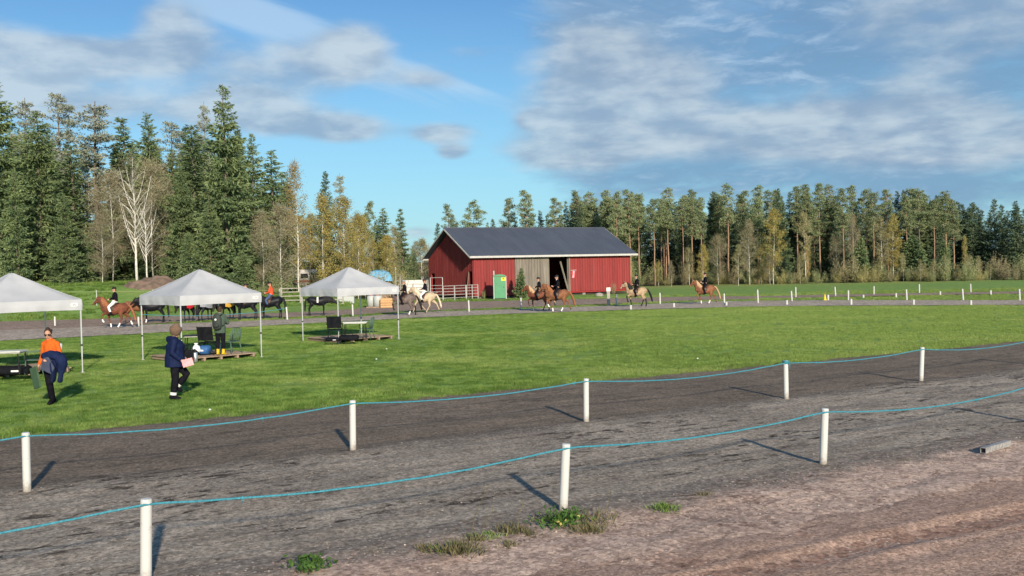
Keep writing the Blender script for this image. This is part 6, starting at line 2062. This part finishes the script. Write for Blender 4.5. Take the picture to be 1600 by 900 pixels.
    for d, r1, r2 in ((.12, .093, .126), (.33, .064, .086)):
        c = hp(d); n = 14
        u = Vector((0, 1, 0)); w = Vector((-hz, 0, hx))
        m.tube([c + u * math.cos(t) * r1 + w * math.sin(t) * r2 for t in np.linspace(0, 2 * math.pi, n + 1)], .009, 5)
    for sy in (-1, 1): m.tube([hp(.12) + V3(0, sy * .09, 0), hp(.33) + V3(0, sy * .066, 0), hp(.40, -.03) + V3(0, sy * .055, 0)], .008, 5)
    if saddle:
        for sy in (-1, 1): m.tube([hp(.40, -.03) + V3(0, sy * .055, 0), Vector(((px + .4) / 2, sy * .15, (pz + 1.25) / 2)), Vector((.30, sy * .06, 1.50))], .008, 5)
    m.build('bridle', 'leather', o)
    if blaze: MB().tube([hp(.10, .118), hp(.22, .112), hp(.36, .082)], [(.022, .008)] * 3, 8, side=(0, 1, 0), round_ends=True).build('blaze', 'white_cloth', o, True)
    for sy in (-1, 1): MB().ball(hp(.13, .045) + V3(0, sy * .083, 0), .016, 8, 5).build('eye', 'eye_dark', o, True)
    if saddle:
        sdl = MB()
        sdl.tube([(-.26, 0, 1.37), (-.16, 0, 1.345), (0, 0, 1.325), (.14, 0, 1.35), (.2, 0, 1.385)], [(.13, .03), (.19, .04), (.15, .04), (.13, .04), (.07, .03)], 12, side=(0, 1, 0), round_ends=True)
        for sy in (-1, 1):
            sdl.tube([(0.02, sy * .15, 1.33), (.04, sy * .27, 1.15), (.05, sy * .31, .98)], [(.02, .16), (.02, .15), (.015, .10)], 10, side=(0, 1, 0), round_ends=True)
        link('saddle', fuse(sdl, 'saddle', 'leather', .022, 1), o)
        g = MB(); g.tube([(.10, .315 * math.cos(t), 1.01 + .335 * math.sin(t)) for t in np.linspace(math.pi, 2 * math.pi, 13)], [(.03, .008)] * 13, 6, side=(1, 0, 0)); g.build('girth', 'leather', o)
    if rug:
        vs = []; n = 16; k = 8
        for i in range(k + 1):
            x = -.80 + 1.25 * i / k
            zc = np.interp(x, [q[0] for q in sec], [q[1] for q in sec]); hh = np.interp(x, [q[0] for q in sec], [q[2] for q in sec]) + .035; ww = np.interp(x, [q[0] for q in sec], [q[3] for q in sec]) + .04
            for j in range(n + 1):
                t = math.pi * (-.18 + 1.36 * j / n)
                y = ww * math.cos(t); z = zc + hh * math.sin(t)
                if t < 0 or t > math.pi: y = ww * (1.02 if t < 1 else -1.02); z = zc - .30 * abs(math.sin(t)) * 1.1
                vs.append((x, y, z + .01 * math.sin(i * 2 + j)))
        mb = MB().add(vs, [(i * (n + 1) + j, (i + 1) * (n + 1) + j, (i + 1) * (n + 1) + j + 1, i * (n + 1) + j + 1) for i in range(k) for j in range(n)])
        r = mb.build('horse_rug', rug[0], smooth=True, loc=tuple(loc)); r.rotation_euler = (0, 0, rz); r.scale = (s * .90, s * 1.06, s)
        tag(r, rug[1], 'rug')
    return o


def rider(loc, rz, label, s=1.0, top='black_cloth', legs='black_cloth', helmet='metal_black', bib=True, lean=0.0):
    J = dict(pelvis=(-.05, 0, 1.46), waist=(-.06 + lean * .3, 0, 1.62), chest=(-.05 + lean * .7, 0, 1.80), neck=(-.04 + lean, 0, 1.98), head=(.0 + lean, 0, 2.13),
             shL=(-.03 + lean, .165, 1.89), shR=(-.03 + lean, -.165, 1.89), elL=(.03 + lean * .5, .24, 1.66), elR=(.03 + lean * .5, -.24, 1.66), wrL=(.25, .09, 1.56), wrR=(.25, -.09, 1.56),
             hipL=(-.03, .12, 1.44), hipR=(-.03, -.12, 1.44), knL=(.24, .31, 1.16), knR=(.24, -.31, 1.16), anL=(.08, .37, .80), anR=(.08, -.37, .80), toL=(.23, .38, .77), toR=(.23, -.38, .77),
             hdL=(.9, -.2, .2), hdR=(.9, .2, .2), curlL=1.0, curlR=1.0)
    return person(loc, rz, label, J, dict(top=top, legs=legs, shoes='black_cloth', helmet=helmet, bib=bib, boot=.34, leg_r=.95, hem=.25, bulk=.98), .018, s)


def build_horses():
    def pair(px, py, rz, hl, rl, coat, mane, s=1.0, gait='tolt', neck='high', rk=None, **kw):
        p = G(px, py, .03)
        horse(p, rz, hl, coat, mane, gait, neck, s, **kw)
        if rl: rider(p, rz, rl, s, **(rk or {}))
    LEFT = R(180)
    pair(180, 512.5, R(187), 'red chestnut horse trotting left between the two left tents', 'rider in dark jacket and white breeches on the red chestnut horse', 'h_chestnut', 'mane_red', 1.04, 'trot', 'high',
         dict(legs='white_cloth'), socks='F1F2H1H2', blaze=True)
    pair(213, 504, R(15), 'light chestnut horse half hidden behind the left pole of the middle tent', None, 'h_light', 'mane_flax', 1.0, 'stand', 'mid', saddle=False)
    pair(240, 504, R(200), 'dark horse standing behind the left part of the middle tent', None, 'h_black', 'mane_black', 1.0, 'stand', 'mid', saddle=False, socks='F1')
    pair(291, 502, R(258), 'black horse under a red rug, seen nearly end-on behind the middle tent', None, 'h_black', 'mane_black', .98, 'stand', 'low', saddle=False, rug=('red_rug', 'bright red rug on a black horse behind the middle tent'), headdown=-1.0)
    pair(322, 501, R(70), 'dark horse under a grey rug behind the middle tent', None, 'h_black', 'mane_black', .95, 'stand', 'low', saddle=False, rug=('grey_rug', 'grey rug on a dark horse left of the person in yellow boots'), headdown=-1.0)
    pair(353, 499.5, R(248), 'dark horse under a yellow rug behind the person in yellow boots', None, 'h_black', 'mane_black', .98, 'stand', 'low', saddle=False, rug=('yellow_rug', 'ochre yellow rug on the horse behind the person in yellow boots'), headdown=-1.0)
    pair(385, 499.5, R(185), 'black horse with a rider in pinkish orange behind the right pole of the middle tent', 'rider in a pinkish orange vest rising over the right edge of the middle tent roof', 'h_black', 'mane_black', 1.02, 'stand', 'mid', dict(top='pink_vest', legs='black_cloth', bib=False))
    pair(423, 498.5, R(188), 'big black horse standing between the middle and the right tent', 'rider in a bright orange vest on the big black horse', 'h_black', 'mane_black', 1.06, 'stand', 'mid', dict(top='orange_vest', legs='jeans', bib=False))
    pair(497, 493, R(10), 'black horse with a white girth strap grazing right behind the right tent', None, 'h_black', 'mane_black', .95, 'stand', 'low', saddle=False, headdown=-.5)
    p = G(497, 493, .03)
    m = MB().tube([(.0, .33 * math.cos(t), 1.0 + .335 * math.sin(t)) for t in np.linspace(-.2, 3.34, 15)], [(.06, .012)] * 15, 6, side=(1, 0, 0))
    o = m.build('white_strap', 'white_cloth', loc=tuple(p)); o.rotation_euler = (0, 0, R(10)); o.scale = (.95, .95, .95); tag(o, 'white strap over the back of the grazing black horse', 'strap')
    pair(664, 489, R(176), 'cream palomino horse galloping left beside the grey brown one', 'rider in black jacket and white breeches on the cream palomino', 'h_palomino', 'mane_cream', 1.02, 'pace', 'high', dict(legs='white_cloth', helmet='leather'), socks='')
    pair(632, 493, R(184), 'grey brown horse with dark tail tolting left at the right tent corner', 'rider in black with a pale helmet on the grey brown horse', 'h_greybrown', 'mane_black', 1.02, 'tolt', 'high', dict(legs='black_cloth', helmet='grey_rug'), socks='H1', points='mane_black')
    pair(842, 485.5, R(182), 'chestnut horse with blond mane, left one of the pair before the barn', 'rider in black on the blond-maned chestnut, left of the pair before the barn', 'h_chestnut', 'mane_flax', 1.0, 'tolt', 'high', None, socks='F2')
    pair(871, 487.5, R(190), 'light chestnut horse, right one of the pair before the barn', 'rider in black on the right horse of the pair, against the dark doorway', 'h_light', 'mane_red', 1.06, 'trot', 'high', None, socks='F1F2H1')
    pair(995, 479.3, R(184), 'pale dun horse with black mane and tail trotting past the barn end', 'rider in black on the dun horse past the barn end', 'h_dun', 'mane_black', 1.0, 'tolt', 'high', None, points='mane_black', blaze=True)
    pair(1102, 475, R(186), 'rightmost horse, light chestnut with pale tail, on the far track', 'rightmost rider, in black on the light chestnut horse', 'h_light', 'mane_flax', 1.0, 'trot', 'high', None, socks='F2H1')


build_horses()

# ------------------------------------------------------------------ small things in front
def foreground_bits():
    # cut piece of square metal tube
    a = G(1536, 704, .135); c = G(1575, 692, .135)
    L = (c - a).length * 1.0
    t = empty('metal_tube', tuple(a), math.atan2(c.y - a.y, c.x - a.x), 'short piece of square metal tube lying on the gravel at the right edge', 'tube')
    w = .075; th = .008
    for nm, cc, d in (('top_wall', (L / 2, 0, w / 2), (L, w, th)), ('bottom_wall', (L / 2, 0, -w / 2), (L, w, th)), ('side_wall', (L / 2, -w / 2, 0), (L, th, w - th)), ('side_wall', (L / 2, w / 2, 0), (L, th, w - th))):
        MB().box(cc, d).build(nm, 'dull_metal', t)
    MB().box((.02, 0, 0), (.01, w - th - .002, w - th - .002)).build('dark_hollow', 'metal_black', t)  # black sheet standing in for the shade inside the open tube end
    # plants
    def tuft(px, py, h, n, mat, label, spread=.10, name='grass_tuft', cat='grass tuft', w=.010, z=.07):
        p = G(px, py, z); rng = np.random.default_rng(int(px * 3 + py))
        P = np.zeros((n, 3)); P[:, :2] = rng.normal(size=(n, 2)) * spread
        D = rng.normal(size=(n, 3)) * .45; D[:, 2] = 1; D[:, :2] += P[:, :2] / spread * .3
        q1 = cards(P, D, h * rng.uniform(.4, 1.0, n), w * rng.uniform(.7, 1.4, n), rng)
        me = quads_mesh(name, q1, [mat])
        tag(link(name, me, loc=tuple(p)), label, cat)
        return p

    def leafy(px, py, h, n, label, yellow=0, z=.07, spread=.12):
        p = G(px, py, z); o = empty('weed_plant', tuple(p), 0, label, 'plant')
        rng = np.random.default_rng(int(px + py * 2))
        P = rng.normal(size=(n, 3)) * np.array([spread, spread, h * .28]); P[:, 2] = np.abs(P[:, 2]) + .01
        D = rng.normal(size=(n, 3)) * .8 + np.array([0, -.1, .6])
        link('leaves', quads_mesh('leaves', cards(P, D, rng.uniform(.035, .075, n), rng.uniform(.02, .04, n), rng), ['weed_leaf']), o)
        st = MB()
        for i in range(9):
            st.tube([(rng.normal() * .02, rng.normal() * .02, 0), (rng.normal() * spread * .7, rng.normal() * spread * .7, h * rng.uniform(.5, 1))], .003, 4)
        st.build('stems', 'weed_leaf', o)
        for k in range(yellow):
            MB().ball((rng.normal() * spread * .8, -.08 + rng.normal() * .04, h * rng.uniform(.15, .5)), (.022, .016, .018), 7, 5).build('yellow_leaf', 'weed_yellow', o)
    leafy(486, 888, .14, 170, 'bright green leafy weed at the bottom edge left of centre', spread=.085, z=.1)
    leafy(877, 822, .24, 230, 'green weed with yellow leaves at the foot of the white post', 5, spread=.13, z=.07)
    leafy(895, 812, .14, 90, 'small green weed right behind the foot of the white post', spread=.08, z=.07)
    tuft(714, 866, .19, 260, 'weed_dry', 'largest dry grass tuft on the verge, in front of the tall dry stalk', .09)
    tuft(700, 862, .12, 120, 'grass_blades', 'green grass tuft left of the largest dry tuft', .07)
    tuft(665, 860, .10, 110, 'weed_dry', 'small dry tuft left of the largest one', .05)
    tuft(740, 846, .10, 120, 'weed_dry', 'small tuft below the tall dry stalk', .06)
    tuft(795, 833, .12, 200, 'weed_dry', 'low dark dry tuft left of the weedy post', .08)
    tuft(822, 836, .10, 110, 'weed_dry', 'thin low tuft just left of the weedy post', .06)
    tuft(793, 854, .08, 100, 'weed_dry', 'small flat tuft on the pink verge', .05)
    tuft(918, 832, .14, 200, 'weed_dry', 'dry green tuft right of the weedy post', .08)
    tuft(930, 818, .20, 110, 'weed_dry', 'sparse tall dry grass right of the weedy post', .12)
    tuft(1036, 797, .10, 200, 'grass_blades', 'round grass tuft alone on the verge right of the weedy post', .085)
    tuft(1100, 775, .07, 80, 'weed_dry', 'tiny tuft near the light gravel patch', .05)
    tuft(1414, 722, .05, 60, 'weed_dry', 'tiny tuft on the gravel far right', .05)
    tuft(478, 893, .08, 60, 'weed_dry', 'dry tuft under the bright green weed', .05)
    tuft(760, 842, .09, 110, 'grass_blades', 'low green tuft between the tall stalk and the dark tuft', .09)
    tuft(860, 812, .09, 120, 'weed_dry', 'dry grass on the left side of the weedy post foot', .09)
    tuft(690, 878, .05, 70, 'weed_dry', 'flat brown tuft below the small green one', .07)
    tuft(585, 862, .03, 40, 'weed_dry', 'flat dead tuft on the grey gravel', .05)
    for px, py, tx, ty, lb in ((733, 850, 750, 768, 'tall thin dry grass stalk leaning right'), (752, 835, 760, 800, 'short dry grass stalk beside the tall one'), (945, 815, 947, 770, 'thin dry stalk standing right of the weedy post'), (808, 826, 808, 790, 'thin dark stalk left of the weedy post')):
        a = G(px, py, .06); h = HT(tx, ty, a.y); x = AT(tx, a.y).x - a.x
        m = MB().tube([(0, 0, 0), (x * .4, 0, h * .5), (x, 0, h - .06)], [.0035, .003, .002], 4)
        m.tube([(x, 0, h - .06), (x * 1.1, 0, h)], [.006, .002], 5)
        tag(m.build('dry_stalk', 'weed_dry', loc=tuple(a)), lb, 'stalk')
    # pale crumbs in the grass
    for px, py in ((328, 640), (588, 561), (604, 545), (1090, 560)):
        p = G(px, py, .05)
        tag(MB().ball((0, 0, 0), (.03, .025, .02), 6, 4).build('pale_scrap', 'white_cloth', loc=tuple(p)), 'small pale scrap lying in the infield grass', 'scrap', 'pale scraps in the grass')


foreground_bits()
